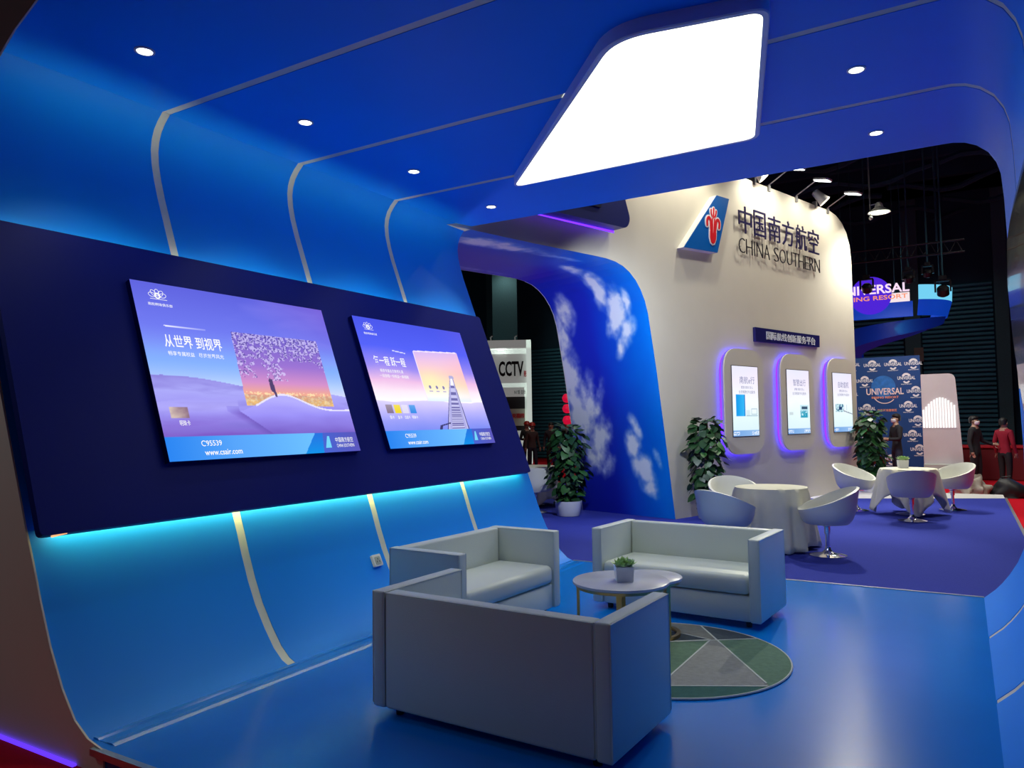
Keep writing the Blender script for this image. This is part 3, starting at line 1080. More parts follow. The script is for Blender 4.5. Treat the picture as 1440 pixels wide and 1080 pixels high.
tube(bm, [(RC.x + RR * math.cos(2 * PI * i / 72), RC.y + RR * math.sin(2 * PI * i / 72), 0.008) for i in range(72)], 0.007, 6, True)
build('binding', bm, M_LINE, rug, True)


# ------------------------------------------------------------------ nesting tables
def low_table(label, x, y, r, h, rz, legs=4):
    t = thing('round_coffee_table', label, 'table', (x, y, 0.0150), rz, 'nesting low tables on the rug')
    bm = bmesh.new()
    lathe(bm, [(r - 0.01, h - 0.026), (r, h - 0.020), (r, h - 0.005), (r - 0.006, h)], 56)
    build('tabletop', bm, M_MARBLE, t, True, 50)
    bm = bmesh.new()
    lathe(bm, [(r - 0.05, h - 0.046), (r - 0.02, h - 0.046), (r - 0.02, h - 0.027), (r - 0.05, h - 0.027)], 48)
    build('apron_ring', bm, M_GOLD, t, True, 40)
    bm = bmesh.new()
    rr = r - 0.035
    q = [(rr - 0.014, 0.0), (rr + 0.014, 0.0), (rr + 0.014, 0.022), (rr - 0.014, 0.022), (rr - 0.014, 0.0)]
    lathe(bm, q, 48, cap=False)
    build('base_ring', bm, M_GOLD, t, True, 40)
    for k in range(legs):
        a = 2 * PI * k / legs
        bm = bmesh.new()
        box(bm, rr - 0.009, rr + 0.009, -0.017, 0.017, 0.02, h - 0.045, M=Matrix.Rotation(a, 4, 'Z'))
        build('leg', bm, M_GOLD, t)
    return t


low_table('larger round marble-topped table with gold legs, holding the potted plant', -2.10, 4.975, 0.335, 0.47, 0.35)
low_table('smaller nesting table tucked under the bigger one, its gold base on the rug', -2.055, 5.40, 0.245, 0.425, PI / 2, 3)


def cube_pot(label, x, y, z, s, rz, h):
    t = thing('potted_succulent', label, 'plant', (x, y, z), rz)
    bm = bmesh.new()
    k = 0.9
    q = [(-s * k, -s * k), (s * k, -s * k), (s * k, s * k), (-s * k, s * k)]
    lo = [bm.verts.new((a, b, 0)) for a, b in q]
    hi = [bm.verts.new((a / k, b / k, h)) for a, b in q]
    hj = [bm.verts.new((a / k * 0.86, b / k * 0.86, h)) for a, b in q]
    hk = [bm.verts.new((a / k * 0.84, b / k * 0.84, h - 0.02)) for a, b in q]
    bm.faces.new(lo[::-1])
    for A_, B_ in ((lo, hi), (hi, hj), (hj, hk)):
        for i in range(4):
            bm.faces.new((A_[i], A_[(i + 1) % 4], B_[(i + 1) % 4], B_[i]))
    bm.faces.new(hk)
    build('planter', bm, M_POT, t)
    for (cx_, cy_, sc) in ((-s * 0.55, -s * 0.3, 1.0), (s * 0.5, -s * 0.35, 1.0), (0.0, s * 0.5, 1.1), (-s * 0.2, -s * 0.75, 0.7), (s * 0.85, s * 0.3, 0.8)):
        bm = bmesh.new()
        for ringk, (nl, tilt, ln) in enumerate(((7, 0.55, 0.80), (6, 0.95, 0.75), (4, 1.3, 0.62))):
            for i in range(nl):
                a = 2 * PI * i / nl + ringk * 0.5
                L_ = ln * s * sc * 1.45
                d = Vector((math.cos(a) * math.cos(tilt), math.sin(a) * math.cos(tilt), math.sin(tilt)))
                sd = Vector((-math.sin(a), math.cos(a), 0)) * s * 0.28 * sc
                up = d.cross(sd).normalized() * s * 0.06
                b0 = Vector((cx_, cy_, h - 0.005))
                p = [b0, b0 + d * L_ * 0.6 + sd, b0 + d * L_, b0 + d * L_ * 0.6 - sd]
                top = bm.verts.new(b0 + d * L_ * 0.55 - up)
                vv = [bm.verts.new(x) for x in p]
                for j in range(4):
                    bm.faces.new((vv[j], vv[(j + 1) % 4], top))
                bm.faces.new(vv[::-1])
        build('succulent', bm, M_SUCC, t, True, 60)
    return t


cube_pot('pale green succulents in a white cube pot on the larger coffee table', -2.065, 4.95, 0.4835, 0.062, 0.55, 0.105)

# ------------------------------------------------------------------ slanted booth wall with the cloud arch
ARCH = [(-8.0, 4.03), (-4.163, 4.03), (-3.084, 4.02), (-1.826, 4.02), (-1.55, 4.016), (-1.35, 3.995), (-1.18, 3.95), (-1.03, 3.88), (-0.88, 3.77), (-0.757, 3.63), (-0.66, 3.47), (-0.59, 3.28), (-0.54, 3.05), (-0.405, 2.40), (-0.211, 1.281), (0.0, 0.0)]
TOP = 6.06
bw = [(0.0, -0.1)] + [] + ARCH[::-1] + [(-8.0, TOP), (5.85, TOP), (6.15, TOP - 0.05), (6.42, TOP - 0.17), (6.64, TOP - 0.36), (6.78, TOP - 0.62), (6.84, TOP - 0.95), (6.845, 4.0), (6.86, 2.5), (6.84, 0.8), (6.79, -0.1)]
bm = bmesh.new()
MW = WM @ Matrix(((1, 0, 0, 0), (0, 0, -1, 0), (0, 1, 0, 0), (0, 0, 0, 1)))   # 2-D outline stands up in the wall plane, depth towards the viewer
fs = prism(bm, bw, MW @ Matrix.Translation((0, 0, -0.35)), 0.35)
bmesh.ops.triangulate(bm, faces=fs[:2])
tag(build('wall_booth', bm, M_CREAMWALL), 'cream booth wall with the arched opening, logo and three displays', 'wall', None, 'structure')

# printed sky lining inside the arch
cum = [0.0]
for a, b in zip(ARCH[1:], ARCH[2:]):
    cum.append(cum[-1] + math.hypot(b[0] - a[0], b[1] - a[1]))
CL = cum[-1]
CLOUDS = [  # (s, t, len s, len t, tilt, strength)
    (0.7, 0.40, 0.9, 0.20, 0.05, 1.0), (1.9, 0.42, 0.7, 0.10, 0.05, 0.55), (1.5, 1.85, 0.8, 0.10, 0.0, 0.5),
    (2.75, 0.82, 0.35, 0.14, -0.1, 0.9), (3.3, 0.80, 0.42, 0.17, -0.1, 1.0), (3.85, 0.62, 0.40, 0.22, -0.25, 1.1), (4.15, 0.45, 0.22, 0.18, -0.2, 1.0), (3.65, 0.36, 0.30, 0.09, -0.1, 0.8), (4.4, 0.66, 0.2, 0.1, -0.2, 0.8),
    (3.75, 1.72, 0.40, 0.20, -0.1, 0.9), (4.2, 1.95, 0.5, 0.22, 0.0, 0.9), (4.9, 1.92, 0.6, 0.30, 0.0, 1.0), (5.5, 1.72, 0.6, 0.34, -0.2, 1.05), (5.3, 1.30, 0.45, 0.14, -0.3, 0.6), (6.05, 1.42, 0.45, 0.26, -0.35, 1.0), (6.4, 1.25, 0.25, 0.16, -0.3, 0.7),
    (5.75, 0.58, 0.22, 0.10, 0.3, 0.9), (6.05, 0.66, 0.30, 0.16, 0.1, 1.0), (6.45, 0.52, 0.35, 0.20, 0.2, 1.05), (6.75, 0.42, 0.2, 0.16, 0.2, 0.9), (6.3, 0.20, 0.2, 0.08, 0.2, 0.6)]


def sky_col(s, t):
    c = ramp([(0.0, (0, 122, 226)), (0.35, (0, 100, 214)), (0.8, (14, 74, 206)), (1.25, (28, 44, 190)), (2.0, (30, 48, 196))], t + 0.18 * fbm(s * 0.8, t * 1.2, 4))
    if s < 2.6:
        k = min(1, (2.6 - s) / 1.2) * min(1, max(0, (t - 0.25) / 0.7))
        c = mixc(c, (92, 92, 178), 0.75 * k)  # violet lighting on the arch's underside, painted into the print colour
        c = mixc(c, (56, 100, 190), 0.5 * min(1, (2.6 - s) / 1.2) * (1 - min(1, t / 0.8)))
    c = mixc(c, (10, 22, 150), max(0, (s - 5.6) / 1.6) * max(0, min(1, (t - 0.75) / 0.5)) * 0.7)
    q = 0.0
    for (cs, ct, ls, lt, tl, st) in CLOUDS:
        ds, dt = s - cs, t - ct
        ds2, dt2 = ds, dt + tl * ds
        q = max(q, st * math.exp(-((ds2 / ls) ** 2 + (dt2 / lt) ** 2) * 0.85))
    n1 = fbm(s * 3.2, t * 4.5, 11, 6)
    n2 = fbm(s * 9, t * 10, 2, 4)
    d = q * 1.25 + n1 * 0.42 * min(1, q * 2.2) + n2 * 0.16 * min(1, q * 2) - 0.30
    d = max(0.0, min(1.0, d / 0.75))
    wc = mixc((160, 180, 230), (240, 242, 246), d)
    return mixc(c, wc, d ** 0.8 * 0.92)


NS, NT = 360, 100
me = bpy.data.meshes.new('sky_lining')
vs, cs, fcs = [], [], []
for i in range(NS + 1):
    s = CL * i / NS
    k = 0
    while k < len(cum) - 2 and cum[k + 1] < s:
        k += 1
    f_ = (s - cum[k]) / (cum[k + 1] - cum[k])
    a, b = ARCH[k + 1], ARCH[k + 2]
    x, z = a[0] + (b[0] - a[0]) * f_, a[1] + (b[1] - a[1]) * f_
    for j in range(NT + 1):
        t = 2.0 * j / NT
        vs.append(WM @ Vector((x - 0.006, t - 0.004, z - 0.004)))
        c = sky_col(s, t)
        cs += [s2l(c[0]), s2l(c[1]), s2l(c[2]), 1]
for i in range(NS):
    for j in range(NT):
        a = i * (NT + 1) + j
        fcs.append((a, a + 1, a + NT + 2, a + NT + 1))
me.from_pydata(vs, [], fcs)
at = me.color_attributes.new('Col', 'FLOAT_COLOR', 'POINT')
at.data.foreach_set('color', cs)
me.materials.append(print_mat('sky_print', False, rough=0.35))
for p in me.polygons:
    p.use_smooth = True
sky = link('wall_arch', me)
tag(sky, 'curved arch lining printed with blue sky and white clouds', 'wall', None, 'structure')
bm = bmesh.new()
inn = ARCH[1:]
out = offset_line(inn, 0.12)
pp = [(x, z) for x, z in inn] + [(x + 0.25, z + 0.10) for x, z in inn][::-1]
fs = prism(bm, pp, MW @ Matrix.Translation((0, 0, -2.02)), 1.67)
bmesh.ops.triangulate(bm, faces=fs[:2])
tag(build('trim_6', bm, M_WHITE), 'outer shell of the cloud-printed arch behind the booth wall', 'trim', None, 'structure')
# unseen fill lamp added to brighten the arch print, and violet lighting inside it
light('arch_fill', 'SPOT', W(-3.0, 1.5, 3.4), 420, (0.8, 0.88, 1.0), W(-0.2, -1.2, 1.7), 0.1, spot=1.9, blend=0.9)
light('arch_violet', 'SPOT', W(-3.2, -0.9, 0.4), 150, (0.62, 0.52, 1.0), W(-2.6, -1.0, 4.0), 0.1, spot=2.2, blend=0.9)

# hanging navy box high on the wall
FW = MW


def wallthing(name, label, cat, group=None):
    t = thing(name, label, cat, WALL0, WANG, group)
    return t


ML = Matrix(((1, 0, 0, 0), (0, 0, -1, 0), (0, 1, 0, 0), (0, 0, 0, 1)))     # same, in wall-local coordinates
hb = wallthing('navy_letter_box', 'navy lightbox with purple underglow high on the booth wall above the arch', 'sign')
bm = bmesh.new()
fs = prism(bm, round_poly([(-5.6, 4.37), (-1.46, 4.42), (-1.37, 4.56), (-1.56, 5.05), (-1.56, 5.8), (-5.6, 5.8)], [0.05, 0.10, 0.16, 0.1, 0.1, 0.05], 5), ML @ Matrix.Translation((0, 0, 0.10)), 0.22)
build('body', bm, mat('navy_box', rgb(32, 42, 120), 0.4, noise_amt=0.05), hb)
bm = bmesh.new()
box(bm, -5.4, -1.55, -0.12, -0.03, 4.47, 4.50)
build('bracket', bm, M_BLACK, hb)
bm = bmesh.new()
box(bm, -5.5, -1.50, -0.105, -0.10, 4.385, 4.425)
build('led_strip', bm, emis('purple_under', (0.12, 0.02, 1.0, 1), 3.0), hb)
bm = bmesh.new()
prism(bm, [(-2.75, 4.62), (-2.05, 4.62), (-2.0, 4.80), (-2.12, 4.80)], ML @ Matrix.Translation((0, 0, 0.32)), 0.02)
prism(bm, [(-2.18, 4.80), (-2.0, 4.80), (-2.03, 4.86)], ML @ Matrix.Translation((0, 0, 0.32)), 0.025, 1)
build('emblem', bm, [mat('navy_dark', rgb(10, 14, 60), 0.4, noise_amt=0.05), M_WHITELOGO], hb)

# tail-fin logo
lg = wallthing('tail_fin_logo', 'blue tail-fin sign with a red flower emblem on the cream wall', 'sign')
bm = bmesh.new()
fp = [(0.225, 4.42), (1.213, 4.465), (1.63, 5.485), (1.235, 5.475)]
prism(bm, fp, ML, 0.13)
build('body', bm, M_WHITE, lg)
bm = bmesh.new()
prism(bm, fp, ML @ Matrix.Translation((0, 0, 0.13)), 0.012)
build('face', bm, M_FIN, lg)
bm = bmesh.new()
flower(bm, ML @ Matrix.Translation((0, 0, 0.142)) @ Matrix(((1, 0.09, 0, 0), (0, 1, 0, 0), (0, 0, 1, 0), (0, 0, 0, 1))), 0.64, 4.93, 0.42)
build('flower_emblem', bm, [M_WHITELOGO, M_REDLOGO], lg)

# big raised lettering
lt = wallthing('raised_lettering', 'dark raised company name in Chinese and English on the cream wall', 'lettering')
cw = (5.21 - 2.03) / 6.0
for i, ch in enumerate('中国南方航空'):
    bm = bmesh.new()
    add_text(bm, ch, ML @ Matrix.Translation((0, 0, 0.05)), width=cw * (0.80 if ch == '国' else 0.86), height=0.50, bold=-0.004, depth=0.018, x=2.03 + i * cw + 0.03, y=4.985)
    build('letter', bm, M_LETTER, lt)
    bm = bmesh.new()
    box(bm, 2.03 + i * cw + 0.265, 2.03 + i * cw + 0.285, -0.051, 0, 5.2, 5.22)
    build('mounting_pin', bm, M_STEEL, lt)
me = text_mesh('CHINA SOUTHERN')
tw = [v.co.x for v in me.vertices]
bpy.data.meshes.remove(me)
# set letter by letter so that each one is a piece of its own
adv = {'C': 0.70, 'H': 0.74, 'I': 0.30, 'N': 0.76, 'A': 0.70, ' ': 0.34, 'S': 0.60, 'O': 0.80, 'U': 0.72, 'T': 0.62, 'E': 0.58, 'R': 0.62}
tot = sum(adv[c] for c in 'CHINA SOUTHERN')
x = 2.03
for ch in 'CHINA SOUTHERN':
    wd_ = adv[ch] / tot * (5.21 - 2.03)
    if ch != ' ':
        bm = bmesh.new()
        box(bm, x + wd_ * 0.45, x + wd_ * 0.45 + 0.012, -0.051, 0, 4.73, 4.742)
        build('mounting_pin', bm, M_STEEL, lt)
        bm = bmesh.new()
        add_text(bm, ch, ML @ Matrix.Translation((0, 0, 0.05)), width=wd_ * (0.16 if ch == 'I' else 0.82), height=0.275, bold=-0.022, depth=0.014, x=x + wd_ * (0.4 if ch == 'I' else 0.08), y=4.61)
        build('letter', bm, M_LETTERBK, lt)
    x += wd_

# navy sign over the displays
sg = wallthing('navy_wall_sign', 'long navy sign with silver Chinese lettering above the three displays', 'sign')
bm = bmesh.new()
prism(bm, [(2.54, 3.015), (5.06, 3.045), (5.07, 3.285), (2.54, 3.28)], ML, 0.055)
build('plate', bm, M_SIGN, sg)
for i, ch in enumerate('国际航线创新服务平台'):
    bm = bmesh.new()
    add_text(bm, ch, ML @ Matrix.Translation((0, 0, 0.055)), width=0.178, height=0.15, bold=0.012, depth=0.008, x=2.92 + i * 0.196, y=3.075)
    build('letter', bm, M_SIGNTXT, sg)


def inset_c(pts, cx, cy, d):
    return [(x - math.copysign(d, x - cx), y - math.copysign(d, y - cy)) for x, y in pts]


# three rounded displays with a violet halo
def pic_mon(kind):
    def fn(u, v):
        if v < 0.085:
            c = mixc((112, 160, 220), (150, 188, 232), u)
            if v > 0.02 and v < 0.06 and (u < 0.25 or u > 0.72) and fbm(u * 40, v * 60, kind) > 0:
                c = (240, 245, 255)
            return c
        c = ramp([(0.08, (214, 236, 244)), (0.3, (226, 244, 246)), (0.5, (240, 246, 250)), (0.8, (236, 230, 246)), (1, (226, 226, 244))], v + 0.05 * fbm(u * 2, v * 3, kind))
        c = mixc(c, (244, 214, 240), 0.35 * max(0, u - 0.5) * 2 * max(0, v - 0.4))
        if kind == 1:
            if 0.13 < u < 0.47 and 0.28 < v < 0.60:
                c = mixc((24, 150, 226), (60, 180, 240), (u - 0.13) / 0.34)
                if u > 0.44:
                    c = (20, 110, 190)
            if 0.50 < u < 0.96 and 0.285 < v < 0.295:
                c = (150, 180, 200)
            for k in range(3):
                if abs(u - 0.54 - 0.05 * k) < 0.008 and 0.29 < v < 0.37:
                    c = (160, 186, 206)
            if 0.70 < u < 0.95 and 0.30 < v < 0.40 and (u < 0.73 or u > 0.92 or v > 0.385 or v < 0.315):
                c = (170, 190, 206)
        elif kind == 2:
            if 0.55 < u < 0.95 and 0.25 < v < 0.45:
                c = (190, 226, 236)
                if 0.62 < u < 0.9 and 0.38 < v < 0.43:
                    c = (60, 84, 110)
                elif 0.58 < u < 0.9 and v < 0.36:
                    c = (46, 156, 186) if fbm(u * 12, v * 22, 8) < 0.25 else (200, 236, 244)
            if 0.08 < u < 0.25 and 0.29 < v < 0.34:
                c = mixc(c, (170, 180, 190), 0.5)
        else:
            if 0.10 < u < 0.52 and 0.34 < v < 0.47:
                c = (190, 222, 230)
                if fbm(u * 16, v * 26, 6) > 0.1:
                    c = (70, 120, 150)
                if 0.28 < u < 0.45 and 0.37 < v < 0.43:
                    c = (40, 66, 110)
            if 0.5 < u < 1 and abs(v - 0.36 + (u - 0.5) * 0.12) < 0.008:
                c = (120, 128, 150)
            if 0.55 < u < 0.8 and 0.36 < v < 0.46 and (abs((u * 8) % 1 - 0.5) < 0.12):
                c = (200, 214, 224)
        return c
    return fn


for k, (s0, s1, head, lab) in enumerate(((1.565, 2.425, '南航e行', 'leftmost glowing rounded wall display, a tall blue block on its screen'),
                                         (3.49, 4.376, '智慧出行', 'middle glowing rounded wall display, a small teal kiosk on its screen'),
                                         (5.42, 6.312, '自助值机', 'rightmost glowing rounded wall display, next to the wall end'))):
    t = wallthing('wall_display', lab, 'display', 'rounded displays with violet halo on the cream wall')
    cxx = (s0 + s1) / 2
    hw, z0, z1 = 0.655, 0.965, 2.835
    rp_ = round_poly([(cxx - hw, z0), (cxx + hw, z0), (cxx + hw, z1), (cxx - hw, z1)], 0.42, 9)
    bm = bmesh.new()
    prism(bm, rp_, ML @ Matrix.Translation((0, 0, 0.10)), 0.024)
    build('surround', bm, M_CREAMWALL, t, True, 40)
    bm = bmesh.new()
    prism(bm, inset_c(rp_, cxx, (z0 + z1) / 2, 0.004), ML @ Matrix.Translation((0, 0, 0.055)), 0.044)
    build('acrylic_edge', bm, E_EDGE, t, True, 40)
    rq = round_poly([(cxx - hw + 0.045, z0 + 0.045), (cxx + hw - 0.045, z0 + 0.045), (cxx + hw - 0.045, z1 - 0.045), (cxx - hw + 0.045, z1 - 0.045)], 0.39, 9)
    bm = bmesh.new()
    a = [bm.verts.new(ML @ Vector((x, z, 0.0))) for x, z in rq]
    b = [bm.verts.new(ML @ Vector((x, z, 0.054))) for x, z in rq]
    for i in range(len(rq)):
        j = (i + 1) % len(rq)
        bm.faces.new((a[i], a[j], b[j], b[i]))
    build('halo_strip', bm, E_HALO, t)
    bm = bmesh.new()
    box(bm, s0 - 0.012, s1 + 0.012, -0.131, -0.12, 1.275, 2.535)
    b_ = build('bezel', bm, M_BLACK, t)
    picture('picture', ML @ Matrix.Translation((s0, 1.285, 0.133)), s1 - s0, 1.24, 60, 90, pic_mon(k + 1), SCR_MAT, t)
    bm = bmesh.new()
    F = ML @ Matrix.Translation((s0, 1.285, 0.136))
    add_text(bm, head, F, width=0.5, height=0.13, bold=0.0, x=0.24, y=0.93)
    add_text(bm, '便捷 高效 安心', F, width=0.40, height=0.05, x=0.28, y=0.84)
    add_text(bm, '全流程数字化服务', F, width=0.55, height=0.055, x=0.2, y=0.755)
    build('lettering', bm, E_TXTGREY, t)

# floodlights along the wall top
for (s, lab) in ((3.27, 'arm floodlight on the wall top nearest the blue ceiling edge'), (4.355, 'middle of the three arm floodlights on the cream wall top'), (5.733, 'arm floodlight at the rounded far corner of the cream wall top')):
    t = wallthing('arm_floodlight', lab, 'light', 'arm floodlights on top of the cream wall')
    bm = bmesh.new()
    box(bm, s - 0.04, s + 0.04, -0.03, 0.05, TOP - 0.09, TOP + 0.03)
    build('clamp', bm, M_STEEL, t)
    bm = bmesh.new()
    tube(bm, [(s, -0.0, TOP + 0.02), (s, -0.03, TOP + 0.05), (s, -0.42, TOP + 0.24)], 0.014, 8)
    build('arm', bm, M_STEEL, t, True)
    bm = bmesh.new()
    MH = Matrix.Translation((s, -0.55, TOP + 0.215)) @ Matrix.Rotation(0.25, 4, 'X')
    q = round_poly([(-0.13, -0.17), (0.13, -0.17), (0.09, 0.16), (-0.09, 0.16)], 0.06, 4)
    prism(bm, q, MH, 0.035)
    build('head', bm, M_WHITE, t, True)
    bm = bmesh.new()
    prism(bm, [(x * 0.9, y * 0.9) for x, y in q], MH @ Matrix.Translation((0, 0, -0.006)), 0.005)
    build('lens', bm, E_LAMP, t)
for (s, lab) in ((2.75, 'stubby spotlight clamped on the cream wall top beside the ceiling edge'), (5.2, 'stubby spotlight glowing yellow on the far part of the wall top')):
    t = wallthing('can_spotlight', lab, 'light', 'can spotlights on top of the cream wall')
    bm = bmesh.new()
    box(bm, s - 0.03, s + 0.03, -0.03, 0.06, TOP - 0.06, TOP + 0.08)
    build('clamp', bm, M_STEEL, t)
    d = Vector((0.35, -0.55, -0.75)).normalized()
    p0 = Vector((s - 0.06, -0.08, TOP + 0.20))
    q = d.to_track_quat('Z', 'Y').to_matrix().to_4x4()
    for (nm, prof, m_) in (('housing', [(0.03, -0.10), (0.075, -0.08), (0.085, 0.0), (0.11, 0.16), (0.13, 0.22)], M_WHITE), ('lens', [(0.12, 0.215), (0.12, 0.222)], E_PAR)):
        bm = bmesh.new()
        lathe(bm, prof, 16)
        bmesh.ops.transform(bm, matrix=Matrix.Translation(p0) @ q, verts=bm.verts[:])
        build(nm, bm, m_, t, True)


# ------------------------------------------------------------------ tub chairs and clothed tables
def tub_chair(label, x, y, face):
    """face: heading the sitter looks at, radians"""
    t = thing('tub_chair', label, 'chair', (x, y, 0), face + PI / 2, 'white swivel tub chairs')
    NA = 40
    bm = bmesh.new()

    def rim(a):           # a = 0 at the back, +-pi at the front
        c = math.cos(a)
        return 0.645 + 0.145 * c if c > 0 else 0.645 + 0.115 * c

    rings = []
    levels = 8
    for k in range(levels + 1):
        f = k / levels
        row = []
        for i in range(NA):
            a = 2 * PI * i / NA
            z = 0.37 + f * (rim(a) - 0.37)
            r = 0.235 + 0.075 * (min(1, (z - 0.37) / 0.13)) ** 0.6 + 0.05 * max(0, z - 0.50) / 0.3
            row.append(bm.verts.new((r * math.sin(a) * 1.03, r * math.cos(a), z)))
        rings.append(row)
    inn = []
    for k in range(levels, -1, -1):
        f = k / levels
        row = []
        for i in range(NA):
            a = 2 * PI * i / NA
            zb = 0.425
            z = zb + f * (rim(a) + 0.004 - zb)
            r = 0.235 + 0.075 * (min(1, max(0, z - 0.37) / 0.13)) ** 0.6 + 0.05 * max(0, z - 0.50) / 0.3 - 0.042
            if k == levels:
                r += 0.012
            row.append(bm.verts.new((r * math.sin(a) * 1.03, r * math.cos(a), z)))
        inn.append(row)
    allr = rings + inn
    for A_, B_ in zip(allr, allr[1:]):
        for i in range(NA):
            bm.faces.new((A_[i], A_[(i + 1) % NA], B_[(i + 1) % NA], B_[i]))
    bm.faces.new(allr[0][::-1])
    bm.faces.new(allr[-1])
    build('shell', bm, M_SHELL, t, True, 50)
    bm = bmesh.new()
    lathe(bm, [(0.20, 0.426), (0.262, 0.44), (0.268, 0.465), (0.24, 0.482), (0.1, 0.49)], 32)
    build('seat_cushion', bm, M_SHELL, t, True, 60)
    bm = bmesh.new()
    lathe(bm, [(0.024, 0.02), (0.024, 0.25), (0.034, 0.25), (0.034, 0.33), (0.05, 0.34), (0.05, 0.369)], 16)
    build('pedestal', bm, M_CHROME, t, True)
    bm = bmesh.new()
    lathe(bm, [(0.205, 0.0), (0.205, 0.008), (0.15, 0.02), (0.07, 0.035), (0.035, 0.07), (0.028, 0.10)], 32)
    build('base_disc', bm, M_CHROME, t, True)
    return t


def cloth_table(label, x, y, r, h, rz, corner, mid, lab2):
    t = thing('round_table', label, 'table', (x, y, 0), rz, 'round tables under cream cloths')
    bm = bmesh.new()
    lathe(bm, [(r - 0.03, h - 0.03), (r - 0.01, h - 0.03), (r - 0.01, h - 0.008), (r - 0.03, h - 0.006)], 32)
    build('tabletop', bm, M_WHITE, t)
    bm = bmesh.new()
    lathe(bm, [(0.03, 0.02), (0.03, h - 0.03)], 16)
    build('pedestal', bm, M_CHROME, t)
    bm = bmesh.new()
    lathe(bm, [(0.22, 0.0), (0.22, 0.008), (0.08, 0.03), (0.03, 0.05)], 28)
    build('base_disc', bm, M_CHROME, t, True)
    bm = bmesh.new()
    NA, NL = 144, 12
    ph = random.random() * 6
    rings = [[bm.verts.new((r * 0.55 * math.cos(2 * PI * i / NA), r * 0.55 * math.sin(2 * PI * i / NA), h)) for i in range(NA)]]
    for k in range(NL + 1):
        f = k / NL
        row = []
        for i in range(NA):
            a = 2 * PI * i / NA
            # square cloth on a round top: corners hang lower, folds gather between them
            drop = mid + (corner - mid) * abs(math.cos(2 * (a - PI / 4 + PI / 4))) ** 2.2
            fold = (math.sin(a * 11 + ph) * 0.6 + math.sin(a * 17 + 2 * ph) * 0.4) * 0.06 * f ** 0.7
            flare = 0.10 * f * abs(math.cos(2 * a)) ** 2 + 0.03 * f
            rr = r + flare + fold + (0.004 if k else 0)
            z = h - 0.004 * (k > 0) - drop * max(0, f - 0.02)
            row.append(bm.verts.new((rr * math.cos(a), rr * math.sin(a), max(0.006, z))))
        rings.append(row)
    for A_, B_ in zip(rings, rings[1:]):
        for i in range(NA):
            bm.faces.new((A_[i], A_[(i + 1) % NA], B_[(i + 1) % NA], B_[i]))
    bm.faces.new(rings[0])
    c = build('tablecloth', bm, M_CLOTH, None, True, 70)
    c.location = (x, y, 0)
    c.rotation_euler = (0, 0, rz)
    tag(c, lab2, 'tablecloth', 'cream tablecloths on round tables')
    sm = c.modifiers.new('thick', 'SOLIDIFY')
    sm.thickness = 0.003
    sm.offset = 1
    return t


cloth_table('round table with floor-length cream cloth just behind the facing sofa', -2.09, 9.78, 0.43, 0.74, 0.6, 0.74, 0.70, 'floor-length cream cloth on the round table behind the facing sofa')
cloth_table('round table with cream cloth hanging in points, before the patterned backdrop', -0.80, 13.95, 0.42, 0.74, 0.25, 0.72, 0.40, 'cream cloth hanging in points, small plant on top')
cloth_table('round table with cream cloth seen through the arch beside the navy board', -7.15, 12.75, 0.42, 0.74, 0.5, 0.72, 0.6, 'cream cloth on the round table seen through the cloud arch')

tub_chair('white tub chair on the right of the near clothed table, chrome base in view', -1.40, 9.45, PI + 0.35)
tub_chair('white tub chair partly hidden behind the facing sofa, left of the near table', -2.40, 8.85, 1.05)
tub_chair('white tub chair behind the near clothed table, only its rounded back showing', -2.74, 10.55, -1.0)
tub_chair('white tub chair in front of the far clothed table, back turned to us', -0.72, 13.08, PI / 2 + 0.25)
tub_chair('white tub chair left of the far clothed table, beside the wall end', -1.62, 14.15, -0.45)
tub_chair('white tub chair right of the far clothed table, nearest the red floor', -0.20, 14.85, PI + 0.75)
tub_chair('grey-shaded tub chair seen through the arch, next to the white plant pot', -6.52, 11.70, 2.2)
cube_pot('small pale succulent in a white pot on the far clothed table', -0.88, 14.05, 0.745, 0.075, 0.3, 0.13)


# ------------------------------------------------------------------ climbing-pole plants
def leaf_mesh(kind):
    bm = bmesh.new()
    out = [(0, 0), (0.42, 0.12), (0.55, 0.42), (0.40, 0.75), (0, 1.12)]
    mid = [bm.verts.new((0, y, -0.10 * (y - 0.3) ** 2 + (0.0 if kind == 0 else 0.03 * math.sin(y * 4)))) for y in (0.05, 0.35, 0.7, 1.12)]
    for s in (-1, 1):
        e = [bm.verts.new((s * x, y, 0.10 * x - 0.25 * x * x - 0.12 * (y - 0.3) ** 2)) for x, y in ((0.34, -0.05), (0.52, 0.30), (0.38, 0.70))]
        b0 = mid
        bm.faces.new((b0[0], e[0], b0[1]) if s > 0 else (b0[0], b0[1], e[0]))
        bm.faces.new((b0[1], e[0], e[1]) if s > 0 else (b0[1], e[1], e[0]))
        bm.faces.new((b0[1], e[1], b0[2]) if s > 0 else (b0[1], b0[2], e[1]))
        bm.faces.new((b0[2], e[1], e[2]) if s > 0 else (b0[2], e[2], e[1]))
        bm.faces.new((b0[2], e[2], b0[3]) if s > 0 else (b0[2], b0[3], e[2]))
    me = bpy.data.meshes.new('leaf')
    for f in bm.faces:
        f.smooth = True
    bm.to_mesh(me)
    bm.free()
    me.materials.append(M_LEAF if kind == 0 else M_LEAF2)
    return me


LEAVES = [leaf_mesh(0), leaf_mesh(1)]


